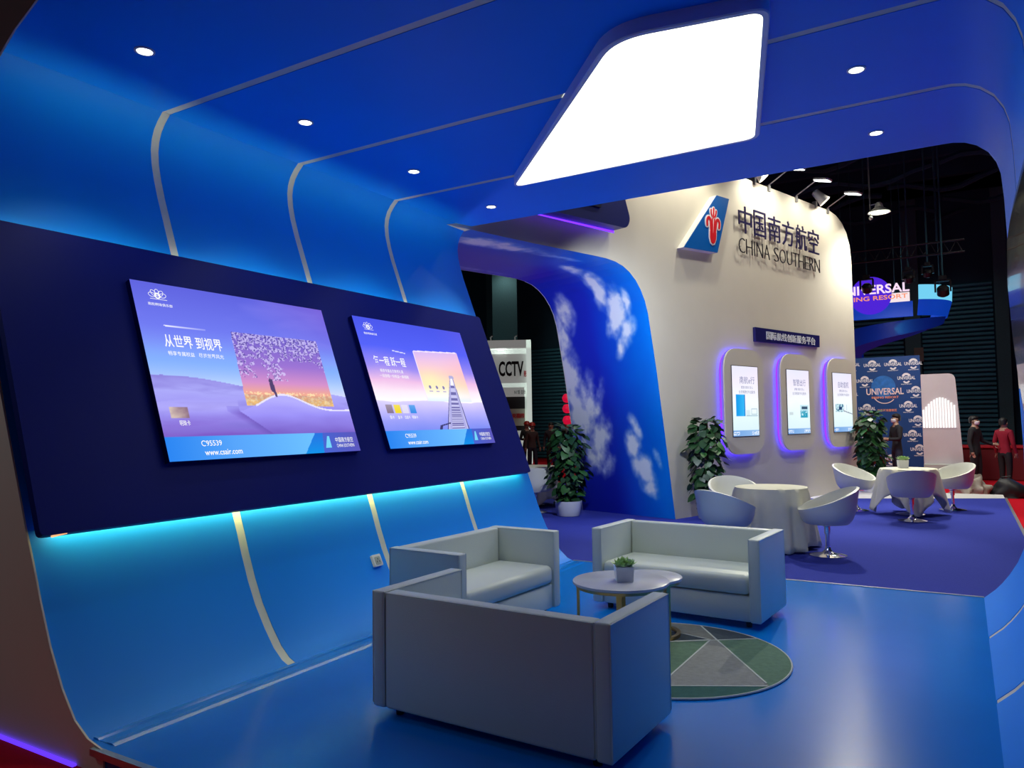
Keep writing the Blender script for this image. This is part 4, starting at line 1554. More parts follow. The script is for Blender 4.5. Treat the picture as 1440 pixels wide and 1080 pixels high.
def pole_plant(label, x, y, h, rad, n, potr, poth, seed, lw=0.10):
    rnd = random.Random(seed)
    t = thing('potted_climber', label, 'plant', (x, y, 0), 0, 'tall leafy pot plants by the booth wall')
    bm = bmesh.new()
    lathe(bm, [(potr * 0.78, 0), (potr * 0.82, 0.01), (potr, poth), (potr * 0.93, poth), (potr * 0.90, poth - 0.03), (0.01, poth - 0.03)], 32, cap=False)
    build('pot', bm, M_POT, t, True, 40)
    bm = bmesh.new()
    lathe(bm, [(potr * 0.9, poth - 0.035), (potr * 0.9, poth - 0.022)], 24)
    build('soil', bm, M_SOIL, t)
    bm = bmesh.new()
    tube(bm, [(0, 0, poth - 0.03), (0.01, 0.0, h * 0.6), (0, 0.01, h * 0.93)], [0.05, 0.045, 0.03], 8)
    build('moss_pole', bm, M_STEM, t, True)
    for i in range(n):
        f = (i + 0.5) / n
        z = poth + 0.02 + f * (h - poth - 0.06)
        a = i * 2.399963 + rnd.uniform(-0.5, 0.5)
        bulge = 0.62 + 0.45 * math.sin(min(1, f * 1.25) * PI * 0.75) + 0.16 * math.sin(f * 14 + seed)
        if f > 0.9:
            bulge *= 1.0 - (f - 0.9) * 5
        r = rad * bulge * rnd.uniform(0.55, 1.05)
        s = lw * rnd.uniform(0.8, 1.45)
        o = link('leaf', LEAVES[0 if rnd.random() < 0.72 else 1], t)
        o.location = (r * math.cos(a), r * math.sin(a), z)
        tilt = rnd.uniform(-1.25, -0.35) if f < 0.93 else rnd.uniform(-0.4, 0.5)
        o.rotation_euler = (tilt, rnd.uniform(-0.5, 0.5), a - PI / 2 + rnd.uniform(-0.6, 0.6))
        o.scale = (s, s, s)
    return t


pole_plant('tall leafy plant in a white pot in front of the cloud arch', -5.80, 11.55, 1.56, 0.29, 290, 0.235, 0.25, 3, 0.11)
pole_plant('tall leafy plant against the cream wall left of the three displays', -3.58, 12.13, 1.66, 0.27, 290, 0.19, 0.24, 5, 0.11)
pole_plant('tall leafy plant at the far end of the cream wall, before the patterned backdrop', -1.70, 17.7, 1.74, 0.25, 290, 0.20, 0.25, 9, 0.13)

# ------------------------------------------------------------------ right background: patterned backdrop, striped panel, hanging ring
bd = thing('step_and_repeat_backdrop', 'tall blue backdrop with repeated white globe logos and lettering', 'backdrop', (0, 21.5, 0))
bm = bmesh.new()
box(bm, -3.1, -0.875, 0, 0.08, -0.12, 3.12)
build('panel', bm, mat('backdrop_blue', rgb(8, 62, 128), 0.6, noise_amt=0.05), bd)
FB = frame((0, -0.004, 0), (1, 0, 0), (0, 0, 1))
M_OR = mat('orange_print', rgb(250, 160, 120), 0.6, noise_amt=0.05)
spots = [(-2.45, 2.95), (-1.96, 2.92), (-1.48, 2.92), (-1.02, 2.92), (-2.15, 2.52), (-1.19, 2.56), (-2.52, 2.18), (-0.99, 2.22), (-2.12, 1.80), (-1.17, 1.85), (-0.97, 1.48), (-2.10, 1.42), (-1.10, 1.12), (-0.96, 0.76), (-2.1, 1.05), (-2.55, 1.5), (-2.55, 0.75), (-1.6, 0.5), (-2.1, 0.3)]
for (x, z) in spots:
    bm = bmesh.new()
    ring2(bm, FB, x, z + 0.03, 0.075, 0.07, 0.0, 0.055, 16, 0, 0.25, 2.9)
    ring2(bm, FB, x, z - 0.05, 0.065, 0.07, 0.0, 0.04, 12, 0, 3.6, 5.9)
    add_text(bm, 'UNIVERSAL', FB, width=0.40, height=0.085, bold=0.02, x=x - 0.20, y=z - 0.04)
    add_text(bm, 'BEIJING RESORT', FB, width=0.24, height=0.028, bold=0.02, x=x - 0.12, y=z - 0.175)
    build('logo', bm, M_WHITELOGO, bd)
bm = bmesh.new()
FB2 = frame((0, -0.008, 0), (1, 0, 0), (0, 0, 1))
ring2(bm, FB, -1.72, 2.36, 0.14, 0.14, 0, 0.28, 24)
build('globe_print', bm, mat('globe_blue', rgb(40, 110, 190), 0.5, noise_amt=0.6, noise_scale=9), bd)
bm = bmesh.new()
ring2(bm, FB, -1.70, 2.20, 0.27, 0.27, 0, 0.02, 24, 0, 3.6, 5.6)
add_text(bm, 'UNIVERSAL', FB2, width=0.86, height=0.17, bold=0.016, x=-2.12, y=2.15)
build('logo', bm, mat('pinkish_white', rgb(246, 220, 214), 0.5, noise_amt=0.06), bd)
bm = bmesh.new()
add_text(bm, 'BEIJING RESORT', FB2, width=0.62, height=0.07, bold=0.02, x=-2.0, y=2.04)
add_text(bm, '北京环球度假区', FB2, width=0.45, height=0.065, bold=0.01, x=-1.88, y=1.72)
build('lettering', bm, M_OR, bd)

sp = thing('striped_light_panel', 'pale panel with glowing vertical stripes beside the blue backdrop', 'panel', (0, 21.35, 0))
bm = bmesh.new()
q = round_poly([(-0.86, -0.12), (-0.10, -0.12), (-0.02, 0.45), (-0.06, 1.3), (-0.13, 2.62), (-0.86, 2.62)], [0, 0.02, 0.1, 0.3, 0.16, 0], 5)
prism(bm, q, frame((0, 0, 0), (1, 0, 0), (0, 0, 1)), 0.12)
build('board', bm, mat('pale_pink_panel', (0.62, 0.54, 0.55, 1), 0.6, noise_amt=0.03), sp)
bm = bmesh.new()
box(bm, -0.86, -0.02, -0.35, 0.0, -0.12, 0.42, 0.01, 1)
build('plinth', bm, mat('plinth_green', (0.42, 0.46, 0.42, 1), 0.6, noise_amt=0.05), sp)
E_STR = emis('stripe_white', (1, 0.98, 0.97, 1), 1.3)
for k in range(12):
    x = -0.845 + k * 0.060
    u = (k - 6.2) / 6.2
    zt = 2.04 - 0.30 * abs(u) ** 1.7
    bm = bmesh.new()
    box(bm, x, x + 0.036, -0.15, -0.12, 1.30 - 0.0 * k, zt)
    build('light_stripe', bm, E_STR, sp)

hs = thing('hanging_ring_sign', 'suspended blue ring sign with glowing lettering and purple globe', 'sign', (0, 21.9, 0))
E_BLUEF = mat('fascia_blue', rgb(20, 70, 190), 0.45, noise_amt=0.05, emit=rgb(10, 70, 200), strength=0.55)
E_CYAN = emis('cyan_band', rgb(120, 215, 250), 0.95)
M_RINGD = mat('ring_underside', rgb(10, 40, 130), 0.4, noise_amt=0.2, emit=rgb(4, 30, 120), strength=0.35)
bm = bmesh.new()
box(bm, -2.9, -1.0, 0, 0.10, 4.17, 4.56)
build('fascia', bm, E_BLUEF, hs)
bm = bmesh.new()
box(bm, -2.9, -1.06, 0.0, 0.06, 4.56, 4.80)
build('letter_band', bm, emis('warm_white_band', rgb(255, 236, 240), 0.95), hs)
FH = frame((0, -0.12, 0), (1, 0, 0), (0, 0, 1))
bm = bmesh.new()
bmesh.ops.create_uvsphere(bm, u_segments=24, v_segments=16, radius=0.50)
bmesh.ops.transform(bm, matrix=Matrix.Translation((-1.97, -0.02, 4.78)) @ Matrix.Diagonal((1, 0.22, 1, 1)), verts=bm.verts[:])
build('globe', bm, emis('globe_purple', rgb(84, 40, 225), 0.9), hs)
bm = bmesh.new()
add_text(bm, 'UNIVERSAL', FH, width=1.75, height=0.24, bold=0.02, depth=0.03, x=-2.80, y=4.80)
build('lettering', bm, emis('letter_pinkwhite', rgb(255, 225, 250), 1.0), hs)
bm = bmesh.new()
add_text(bm, 'BEIJING RESORT', FH, width=1.62, height=0.15, bold=0.012, depth=0.02, x=-2.72, y=4.60)
build('lettering', bm, emis('letter_orange', rgb(252, 150, 110), 1.0), hs)


def ring_band(name, m, cx, cy, r0, r1, z0, z1, a0, a1, seg=40, tk=0.05):
    bm = bmesh.new()
    prev = None
    for i in range(seg + 1):
        a = a0 + (a1 - a0) * i / seg
        c, s = math.cos(a), math.sin(a)
        cur = [bm.verts.new((cx + r * c, cy + r * s, z)) for r, z in ((r0, z0), (r1, z1), (r1 - tk, z1), (r0 - tk, z0))]
        if prev:
            for j in range(4):
                bm.faces.new((prev[j], prev[(j + 1) % 4], cur[(j + 1) % 4], cur[j]))
        else:
            bm.faces.new(cur)
        prev = cur
    bm.faces.new(prev[::-1])
    return build(name, bm, m, hs, True, 50)


ring_band('upper_band', E_CYAN, -1.35, 1.35, 1.22, 1.24, 4.62, 5.0, -1.15, 0.9)
ring_band('lower_band', E_BLUEF, -1.35, 1.35, 1.10, 1.22, 4.22, 4.62, -1.15, 0.9)
bm = bmesh.new()
prev = None
for i in range(49):
    f = i / 48
    a = 0.45 - f * (PI + 0.75)
    c_, s_ = math.cos(a), math.sin(a)
    zt = 4.30 - 0.45 * f ** 0.8
    zb = 4.18 - 1.0 * f ** 0.7
    ro, ri = 1.28 - 0.1 * f, 0.95
    cur = [bm.verts.new((-1.55 + r_ * c_, 1.1 + r_ * s_, z_)) for r_, z_ in ((ri - 0.1, zt - 0.1), (ro, zt), (ro - 0.05, zb + 0.1), (ri - 0.15, zb))]
    if prev:
        for k in range(4):
            bm.faces.new((prev[k], prev[(k + 1) % 4], cur[(k + 1) % 4], cur[k]))
    else:
        bm.faces.new(cur)
    prev = cur
bm.faces.new(prev[::-1])
build('underside_swoosh', bm, M_RINGD, hs, True, 50)
for (x, y) in ((-2.4, 0.05), (-1.4, 0.05), (-0.4, 1.2), (-1.35, 2.4)):
    bm = bmesh.new()
    tube(bm, [(x, y, 4.7), (x, y, 10.498)], 0.012, 5)
    build('suspension_wire', bm, M_CLOTHDARK, hs)
light('ring_green', 'SPOT', (-1.75, 21.2, 3.7), 70, (0.05, 1.0, 0.25), (-0.85, 22.2, 3.95), 0.05, spot=0.5)
# dark moving-head fittings in front of the ring
for k, (x, y, z, s, lab) in enumerate(((-2.02, 21.55, 4.98, 0.20, 'round black moving-head lamp in front of the purple globe'), (-1.05, 21.55, 5.12, 0.17, 'black stage lamp above the right end of the glowing lettering'), (-0.30, 21.4, 4.72, 0.22, 'black stage lamp hanging at the right end of the cyan ring'), (-0.62, 21.5, 5.2, 0.16, 'thin black stage lamp on the truss over the ring sign'))):
    t = thing('stage_lamp', lab, 'lamp', (x, y, z), 0, 'black stage lamps around the ring sign')
    bm = bmesh.new()
    lathe(bm, [(s * 0.35, -s * 0.9), (s * 0.62, -s * 0.7), (s * 0.62, s * 0.1), (s * 0.4, s * 0.35)], 16)
    bmesh.ops.transform(bm, matrix=Matrix.Rotation(0.7, 4, 'X'), verts=bm.verts[:])
    build('head', bm, M_BLACK, t, True)
    bm = bmesh.new()
    for sx in (-1, 1):
        box(bm, sx * s * 0.75 - 0.02, sx * s * 0.75 + 0.02, -0.05, 0.05, -s * 0.3, s * 0.9)
    box(bm, -s * 0.78, s * 0.78, -0.05, 0.05, s * 0.85, s * 1.05)
    box(bm, -s * 0.4, s * 0.4, -s * 0.4, s * 0.4, s * 1.05, s * 1.5)
    build('yoke', bm, M_BLACK, t)
    bm = bmesh.new()
    tube(bm, [(0, 0, s * 1.5), (0, 0, 10.498 - z)], 0.02, 6)
    build('drop_pipe', bm, M_CLOTHDARK, t)
# lighting truss
bm = bmesh.new()
tr = thing('lighting_truss', 'dark lighting truss above the ring sign', 'truss', (0, 21.5, 0))
for zz in (5.62, 5.92):
    tube(bm, [(-3.2, 0, zz), (0.2, 0, zz)], 0.025, 6)
for k in range(12):
    x = -3.2 + k * 0.28
    tube(bm, [(x, 0, 5.62), (x + 0.14, 0, 5.92), (x + 0.28, 0, 5.62)], 0.014, 5)
build('lattice', bm, mat('truss_grey', (0.03, 0.03, 0.035, 1), 0.5, metal=0.5, noise_amt=0.1), tr)
for x in (-2.6, -0.4):
    bm = bmesh.new()
    tube(bm, [(x, 0, 5.92), (x, 0, 10.498)], 0.014, 5)
    build('hanging_cable', bm, M_CLOTHDARK, tr)

# pendant high-bay lamp
pl = thing('pendant_lamp', 'glowing pendant lamp on a long rod under the dark hall ceiling', 'lamp', (-1.39, 18.0, 6.08))
bm = bmesh.new()
lathe(bm, [(0.04, 0.16), (0.07, 0.12), (0.09, 0.04), (0.22, -0.05), (0.23, -0.07), (0.21, -0.06), (0.07, 0.03)], 28, cap=False)
build('shade', bm, M_WHITE, pl, True)
bm = bmesh.new()
lathe(bm, [(0.205, -0.058), (0.205, -0.066)], 28)
build('diffuser', bm, emis('pendant_glow', (0.95, 1.0, 0.70, 1), 3.0), pl)
bm = bmesh.new()
tube(bm, [(-0.17, 0, -0.1), (-0.19, 0, 1.9), (-0.19, 0, 4.43)], 0.018, 6)
tube(bm, [(-0.17, 0, 0.12), (0.0, 0, 0.14)], 0.015, 6)
build('rod', bm, M_STEEL, pl)
bm = bmesh.new()
bmesh.ops.create_uvsphere(bm, u_segments=12, v_segments=8, radius=0.045)
bmesh.ops.translate(bm, verts=bm.verts[:], vec=(-0.17, 0, -0.16))
build('sensor_knob', bm, M_STEEL, pl, True)

# red counter, blue and white booth panel at the far right
rc = thing('red_counter', 'low red counter on the red floor at the right edge', 'counter', (0, 23.5, 0))
bm = bmesh.new()
box(bm, -0.1, 3.0, 0, 0.9, -0.12, 0.72, 0.03, 2)
build('body', bm, mat('dark_red', rgb(110, 8, 22), 0.6, noise_amt=0.1), rc)
bm = bmesh.new()
box(bm, -0.14, 3.04, -0.05, 0.95, 0.72, 0.78, 0.01, 1)
build('top', bm, mat('bright_red', rgb(190, 20, 40), 0.5, noise_amt=0.1), rc)
bp_ = thing('far_booth_panel', 'blue booth panel with a white head at the far right edge', 'panel', (0, 20.0, 0))
bm = bmesh.new()
prism(bm, [(1.125, 0.5), (2.2, 0.5), (2.2, 2.12), (1.085, 2.16)], frame((0, 0, 0), (1, 0, 0), (0, 0, 1)), 0.1)
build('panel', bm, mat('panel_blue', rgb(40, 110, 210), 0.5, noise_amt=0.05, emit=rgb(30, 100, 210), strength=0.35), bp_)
bm = bmesh.new()
prism(bm, [(1.085, 2.16), (2.2, 2.3), (2.2, 3.0), (1.075, 2.64)], frame((0, 0, 0), (1, 0, 0), (0, 0, 1)), 0.12)
build('head', bm, M_WHITE, bp_)
bm = bmesh.new()
box(bm, 1.2, 2.2, 0.0, 0.3, -0.12, 0.5)
build('foot', bm, M_DARK, bp_)

# heap of plastic sheeting and a black bag on the red floor
bm = bmesh.new()
bmesh.ops.create_icosphere(bm, subdivisions=4, radius=1.0)
for v in bm.verts:
    n1 = fbm(v.co.x * 2.2, v.co.y * 2.2, v.co.z * 2.2, 5)
    v.co *= 1 + 0.45 * n1
    v.co = Vector((v.co.x * 0.34, v.co.y * 0.25, max(0, v.co.z * 0.36 + 0.10)))
pile = build('plastic_sheeting_heap', bm, mat('grubby_sheeting', (0.38, 0.34, 0.28, 1), 0.55, noise_amt=0.5, noise_scale=8), None, True, 60)
pile.location = (0.06, 18.6, -0.12)
tag(pile, 'crumpled heap of pale plastic sheeting on the floor behind the tub chair', 'heap')
bg = thing('black_bag', 'slumped black bag on the red floor beside the plastic heap', 'bag', (0.74, 18.8, -0.12))
bm = bmesh.new()
bmesh.ops.create_icosphere(bm, subdivisions=3, radius=1.0)
for v in bm.verts:
    v.co *= 1 + 0.30 * fbm(v.co.x * 1.7, v.co.y * 1.7, v.co.z * 1.7 + 4, 4)
    v.co = Vector((v.co.x * (0.36 - 0.12 * v.co.z), v.co.y * 0.25, max(0, v.co.z * 0.28 + 0.12)))
build('body', bm, M_BLACK, bg, True, 60)
bm = bmesh.new()
tube(bm, [(-0.12, 0, 0.30), (-0.08, -0.02, 0.42), (0.06, -0.02, 0.44), (0.12, 0, 0.31)], 0.014, 6)
build('handle', bm, M_BLACK, bg, True)

# ------------------------------------------------------------------ left background: white booth with lettering, lanterns
cb = thing('white_exhibition_booth', 'white lit booth with bold black lettering beyond the navy board', 'booth', (-17.05, 26.0, -0.12), 0.50)
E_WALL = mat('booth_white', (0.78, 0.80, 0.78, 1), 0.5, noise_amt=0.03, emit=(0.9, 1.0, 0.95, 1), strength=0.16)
bm = bmesh.new()
box(bm, -1.6, 2.15, 0.5, 0.62, 0.0, 5.05)
build('back_wall', bm, E_WALL, cb)
bm = bmesh.new()
box(bm, 1.96, 2.15, -0.3, 0.5, 0.0, 5.05)
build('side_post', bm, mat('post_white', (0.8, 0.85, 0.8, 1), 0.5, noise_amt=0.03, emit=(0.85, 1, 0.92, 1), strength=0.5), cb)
bm = bmesh.new()
box(bm, -1.6, 2.15, -0.3, 0.5, 4.72, 5.05)
build('canopy', bm, E_WALL, cb)
bm = bmesh.new()
box(bm, -1.6, 1.96, -0.1, 0.45, 3.30, 4.5)
build('sign_board', bm, E_WALL, cb)
bm = bmesh.new()
box(bm, -1.6, 1.86, -0.2, 0.45, 2.75, 3.12)
build('fascia', bm, E_WALL, cb)
bm = bmesh.new()
box(bm, -1.6, 1.86, 0.2, 0.5, 2.25, 2.75)
box(bm, -1.6, 1.86, 0.2, 0.5, 1.35, 1.55)
build('dark_band', bm, M_BLACK, cb)
bm = bmesh.new()
box(bm, -1.6, 1.86, 0.1, 0.5, 1.55, 2.25)
build('lower_sign', bm, mat('lower_cream', (0.50, 0.52, 0.44, 1), 0.6, noise_amt=0.04), cb)
bm = bmesh.new()
F = frame((0, -0.11, 0), (1, 0, 0), (0, 0, 1))
add_text(bm, 'CCTV', F, width=1.02, height=0.62, bold=0.03, depth=0.03, x=0.82, y=3.58)
build('lettering', bm, M_BLACK, cb)
bm = bmesh.new()
add_text(bm, '影', F, width=0.12, height=0.26, bold=0.02, depth=0.02, x=1.85, y=3.54)
F2 = frame((0, 0.09, 0), (1, 0, 0), (0, 0, 1))
add_text(bm, '央视网', F2, width=0.50, height=0.20, bold=0.02, depth=0.02, x=1.33, y=1.86)
build('lettering', bm, mat('sign_red', rgb(215, 50, 60), 0.5, noise_amt=0.05), cb)
bm = bmesh.new()
F3 = frame((0, -0.21, 0), (1, 0, 0), (0, 0, 1))
add_text(bm, 'N1馆·主场', F3, width=0.46, height=0.17, bold=0.0, depth=0.02, x=1.45, y=2.84)
build('lettering', bm, M_BLACK, cb)
for k, x in enumerate((-0.6, 0.5, 1.5)):
    bm = bmesh.new()
    tube(bm, [(x, 0.1, 5.05), (x, -0.1, 5.2), (x + 0.1, -0.45, 5.22)], 0.03, 6)
    build('arm_lamp', bm, M_STEEL, cb)
for x in (-0.4, 0.9):
    bm = bmesh.new()
    lathe(bm, [(0.12, 0), (0.12, 0.02)], 14, (x, 0.1, 4.69))
    build('ceiling_spot', bm, E_LAMP, cb)
    p = Matrix.Translation((-17.05, 26.0, -0.12)) @ Matrix.Rotation(0.5, 4, 'Z') @ Vector((x, -0.05, 4.66))
    q = Matrix.Translation((-17.05, 26.0, -0.12)) @ Matrix.Rotation(0.5, 4, 'Z') @ Vector((x, 0.0, 3.0))
    light('booth_spot', 'SPOT', p, 60, (0.92, 1, 0.95), q, 0.08, spot=2.2, blend=0.8)
# white characters on the dark pilaster
vt = thing('vertical_lettering', 'column of white characters on the dark pilaster beside the white booth', 'lettering', (-17.35, 28.6, 0), 0.45)
bm = bmesh.new()
box(bm, -0.55, 0.55, 0.0, 0.3, -0.12, 8.5)
build('post', bm, mat('column_dark', (0.06, 0.17, 0.20, 1), 0.7, noise_amt=0.2), vt)
for k, ch in enumerate('中央广播'):
    bm = bmesh.new()
    add_text(bm, ch, frame((0, -0.012, 0), (1, 0, 0), (0, 0, 1)), width=0.34, height=0.40, bold=0.01, x=-0.10, y=4.05 - k * 0.50)
    build('letter', bm, mat('dim_white', (0.38, 0.42, 0.42, 1), 0.6, noise_amt=0.05), vt)

for k, z in enumerate((2.27, 1.96, 1.62)):
    t = thing('red_lantern', ('top', 'middle', 'lowest')[k] + ' red paper lantern of the string at the arch edge', 'lantern', (-10.02, 20.0, z), 0, 'red lanterns strung beside the arch')
    bm = bmesh.new()
    lathe(bm, [(0.05, -0.13), (0.11, -0.10), (0.15, 0.0), (0.11, 0.10), (0.05, 0.13)], 18)
    build('shade', bm, mat('lantern_red', rgb(235, 20, 70), 0.5, noise_amt=0.05, emit=rgb(240, 20, 70), strength=0.5), t, True)
    bm = bmesh.new()
    tube(bm, [(0, 0, 0.13), (0, 0, 0.175)], 0.01, 5)
    if k == 0:
        tube(bm, [(0, 0, 0.2), (0, 0, 8.24)], 0.006, 5)
    build('cord', bm, M_BLACK, t)


# ------------------------------------------------------------------ people
def person(label, x, y, z, face, h, jacket, trousers, skin, hair, pose='stand', hat=None, mask=False, skirt=False):
    t = thing('person', label, 'person', (x, y, z), face + PI / 2)
    V = []
    E_ = []
    R = []
    part = []

    def vtx(p, r, kind):
        V.append((p[0] * h, p[1] * h, p[2] * h))
        R.append(r * h)
        part.append(kind)
        return len(V) - 1

    def chain(start, pts):
        prev = start
        for p, r, k in pts:
            i = vtx(p, r, k)
            E_.append((prev, i))
            prev = i
        return prev
    # figure faces local -y
    pel = vtx((0, 0, 0.53), 0.078, 'leg')
    ch = chain(pel, [((0, 0.0, 0.61), 0.072, 'top'), ((0, 0.0, 0.70), 0.080, 'top'), ((0, 0, 0.785), 0.075, 'top')])
    nk = chain(ch, [((0, -0.005, 0.845), 0.030, 'skin'), ((0, -0.012, 0.90), 0.047, 'skin'), ((0, -0.008, 0.945), 0.046, 'skin')])
    step = 0.05 if pose == 'walk' else 0.012
    for s in (-1, 1):
        fy = s * step
        chain(pel, [((s * 0.052, 0, 0.49), 0.055, 'leg'), ((s * 0.058, -0.01 - fy * 0.6, 0.28), 0.040, 'leg'), ((s * 0.06, 0.01 - fy * 1.2, 0.055), 0.026, 'leg'), ((s * 0.062, -0.06 - fy * 1.2, 0.020), 0.022, 'shoe')])
        if pose == 'hold':
            hd = ((s * 0.135, -0.02, 0.645), (s * 0.075, -0.14, 0.645), (s * 0.05, -0.165, 0.65))
        elif pose == 'gesture' and s > 0:
            hd = ((s * 0.16, -0.02, 0.65), (s * 0.20, -0.14, 0.60), (s * 0.21, -0.17, 0.60))
        else:
            hd = ((s * 0.135, 0.015, 0.64), (s * 0.145, -0.03 - fy * 0.5, 0.50), (s * 0.145, -0.038 - fy * 0.5, 0.465))
        chain(ch, [((s * 0.095, 0, 0.79), 0.042, 'top'), (hd[0], 0.030, 'top'), (hd[1], 0.022, 'top'), (hd[2], 0.020, 'skin')])
    me = bpy.data.meshes.new('body')
    me.from_pydata(V, E_, [])
    o = bpy.data.objects.new('body', me)
    COL.objects.link(o)
    sk = o.modifiers.new('skin', 'SKIN')
    for i, d in enumerate(me.skin_vertices[0].data):
        d.radius = (R[i], R[i] * (0.72 if part[i] == 'top' and abs(V[i][0]) < 0.01 else 1.0))
        d.use_root = (i == 0)
    ss = o.modifiers.new('sub', 'SUBSURF')
    ss.levels = 2
    bpy.context.view_layer.update()
    m2 = bpy.data.meshes.new_from_object(o.evaluated_get(bpy.context.evaluated_depsgraph_get()))
    bpy.data.objects.remove(o)
    bm = bmesh.new()
    bm.from_mesh(m2)
    bpy.data.meshes.remove(m2)
    # fingers grown from the palm, nose and ears on the head
    for s in (-1, 1):
        if pose == 'hold':
            b, d = Vector((s * 0.05, -0.165, 0.65)) * h, Vector((-s * 0.6, -0.7, 0.1)).normalized()
        elif pose == 'gesture' and s > 0:
            b, d = Vector((s * 0.21, -0.17, 0.60)) * h, Vector((0.1, -1, 0)).normalized()
        else:
            b, d = Vector((s * 0.145, -0.038 - s * step * 0.5, 0.465)) * h, Vector((0, -0.15, -1)).normalized()
        sd = d.cross(Vector((1, 0, 0))).normalized() if abs(d.x) < 0.9 else Vector((0, 1, 0))
        for k, ln in enumerate((0.034, 0.042, 0.045, 0.040, 0.030)):
            off = sd * (k - 2) * 0.0085 * h
            dd = d if k else (d + sd * -0.9).normalized()
            st = b + off * (1.0 if k else 1.6) - d * 0.01 * h
            tube(bm, [st, st + dd * ln * h * 0.6, st + (dd + Vector((0, -0.25, 0))).normalized() * ln * h * 1.1], [0.0062 * h, 0.0055 * h, 0.004 * h], 6)
    tube(bm, [(0, -0.052 * h, 0.925 * h), (0, -0.066 * h, 0.905 * h), (0, -0.055 * h, 0.897 * h)], [0.005 * h, 0.008 * h, 0.006 * h], 6)
    for s in (-1, 1):
        tube(bm, [(s * 0.045 * h, -0.005 * h, 0.925 * h), (s * 0.053 * h, 0.0, 0.912 * h), (s * 0.045 * h, -0.005 * h, 0.895 * h)], [0.005 * h, 0.008 * h, 0.005 * h], 6)
    SK = [(Vector(V[a]), Vector(V[b]), part[b]) for a, b in E_]
    idx = {'top': 0, 'leg': 1, 'skin': 2, 'shoe': 3}
    for f in bm.faces:
        c = f.calc_center_median()
        best, bk = 9e9, 'top'
        for a, b, k in SK:
            ab = b - a
            tt = max(0, min(1, (c - a).dot(ab) / ab.length_squared))
            dd = (c - a - ab * tt).length
            if dd < best:
                best, bk = dd, k
        if bk == 'leg' and c.z > 0.505 * h and skirt is False:
            bk = 'top' if c.z > 0.50 * h else 'leg'
        if c.z < 0.035 * h:
            bk = 'shoe'
        if bk == 'skin' and c.z > 0.78 * h and c.z < 0.815 * h:
            bk = 'top'
        f.material_index = idx[bk]
    build('body', bm, [jacket, trousers, skin, M_BLACK], t, True, 80)
    bm = bmesh.new()
    lathe(bm, [(0.051 * h, 0.0), (0.055 * h, 0.02 * h), (0.050 * h, 0.045 * h), (0.030 * h, 0.062 * h), (0.006 * h, 0.068 * h)], 18)
    for v in bm.verts:
        v.co.y = v.co.y * 1.05 + 0.006 * h - 0.012 * h * 0
        v.co.z += 0.925 * h
    for v in bm.verts:
        if v.co.y < -0.01 * h and v.co.z < 0.945 * h:
            v.co.z += 0.02 * h
        if v.co.y > 0.01 * h and v.co.z < 0.935 * h:
            v.co.z -= 0.035 * h
    build('hair', bm, hair, t, True, 60)
    bm = bmesh.new()
    for s in (-1, 1):
        bmesh.ops.create_uvsphere(bm, u_segments=8, v_segments=6, radius=0.006 * h, matrix=Matrix.Translation((s * 0.018 * h, -0.053 * h, 0.925 * h)))
    box(bm, -0.014 * h, 0.014 * h, -0.058 * h, -0.052 * h, 0.884 * h, 0.889 * h)
    build('eyes_and_mouth', bm, M_BLACK, t)
    if hat:
        bm = bmesh.new()
        lathe(bm, [(0.075 * h, 0.0), (0.066 * h, 0.008 * h), (0.062 * h, 0.03 * h), (0.045 * h, 0.06 * h), (0.008 * h, 0.072 * h)], 20)
        bmesh.ops.translate(bm, verts=bm.verts[:], vec=(0, -0.004 * h, 0.942 * h))
        build('safety_helmet', bm, hat, t, True, 60)
    if mask:
        bm = bmesh.new()
        lathe(bm, [(0.034 * h, -0.022 * h), (0.042 * h, -0.01 * h), (0.044 * h, 0.014 * h), (0.036 * h, 0.022 * h)], 14)
        bmesh.ops.transform(bm, matrix=Matrix.Translation((0, -0.030 * h, 0.893 * h)) @ Matrix.Diagonal((0.95, 0.85, 1, 1)), verts=bm.verts[:])
        build('face_mask', bm, M_WHITELOGO, t, True)
    return t


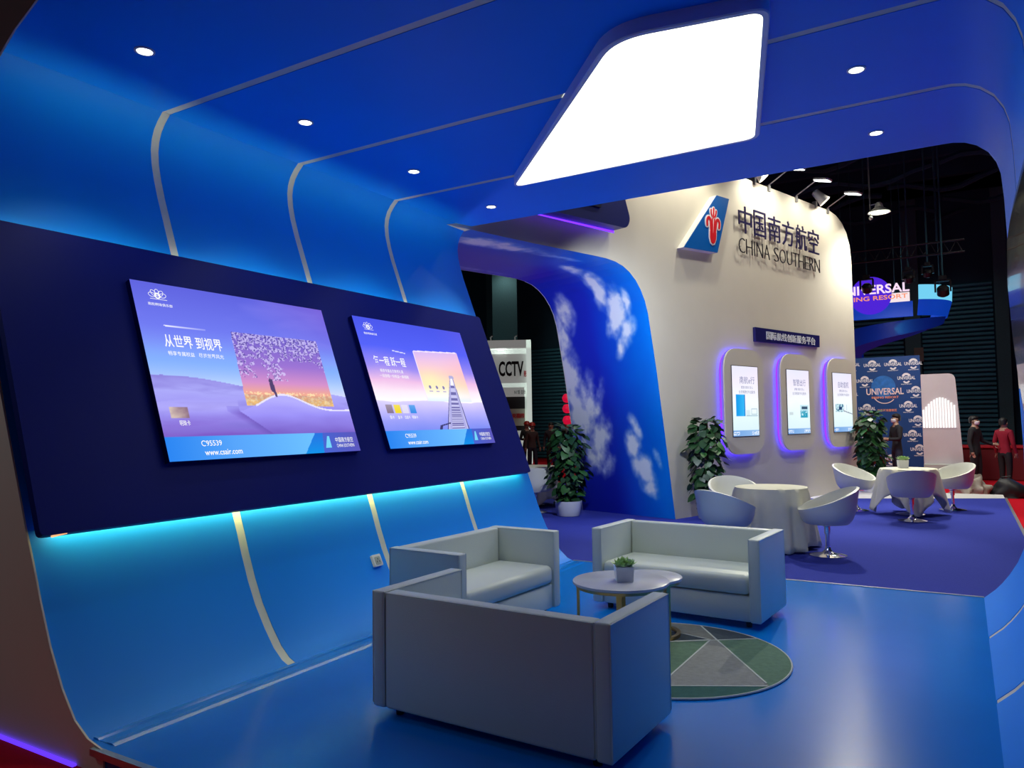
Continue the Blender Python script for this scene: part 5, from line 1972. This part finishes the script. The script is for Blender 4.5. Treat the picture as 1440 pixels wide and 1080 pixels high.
SKIN = mat('skin_tone', (0.45, 0.27, 0.19, 1), 0.5, noise_amt=0.06, noise_scale=20)
HAIR = mat('black_hair', (0.012, 0.010, 0.010, 1), 0.5, noise_amt=0.2)
J_BLACK = mat('black_jacket', (0.012, 0.012, 0.016, 1), 0.8, noise_amt=0.15)
J_BROWN = mat('brown_jacket', (0.06, 0.035, 0.035, 1), 0.85, noise_amt=0.15)
J_GREY = mat('charcoal_coat', (0.035, 0.03, 0.04, 1), 0.85, noise_amt=0.15)
J_RED = mat('crimson_top', rgb(150, 10, 42), 0.8, noise_amt=0.1)
T_NAVY = mat('navy_trousers', (0.012, 0.016, 0.04, 1), 0.85, noise_amt=0.15)
H_RED = mat('red_helmet', rgb(190, 40, 30), 0.35, noise_amt=0.05)
H_YEL = mat('yellow_helmet', rgb(225, 150, 20), 0.35, noise_amt=0.05)
HZ = -0.12
person('person in black with a white mask standing at the blue patterned backdrop', -1.40, 20.6, HZ, PI + 0.5, 1.80, J_BLACK, T_NAVY, SKIN, HAIR, 'hold', None, True)
person('person in dark clothes standing near the roller shutter behind the heap', 0.22, 20.5, HZ, -0.4, 1.72, J_BLACK, J_BLACK, SKIN, HAIR, 'gesture', None, True)
person('person in a crimson top standing with back turned near the red counter', 0.80, 20.8, HZ, 0.9, 1.66, J_RED, J_BLACK, SKIN, HAIR, 'stand')
person('person in brown jacket and red safety helmet seen beside the navy board', -12.35, 22.0, HZ, -0.6, 1.68, J_BROWN, T_NAVY, SKIN, HAIR, 'walk', H_RED)
person('person in charcoal coat standing left of the pot plant, seen through the arch', -11.95, 22.6, HZ, -1.2, 1.70, J_GREY, J_BLACK, SKIN, HAIR, 'stand')
person('person in yellow safety helmet half hidden behind the plant by the arch', -11.20, 22.3, HZ, -1.8, 1.72, J_BLACK, T_NAVY, SKIN, HAIR, 'stand', H_YEL)
person('person in dark jacket with red helmet at the edge of the navy board', -13.0, 22.8, HZ, -0.9, 1.72, J_BLACK, T_NAVY, SKIN, HAIR, 'hold', H_RED)
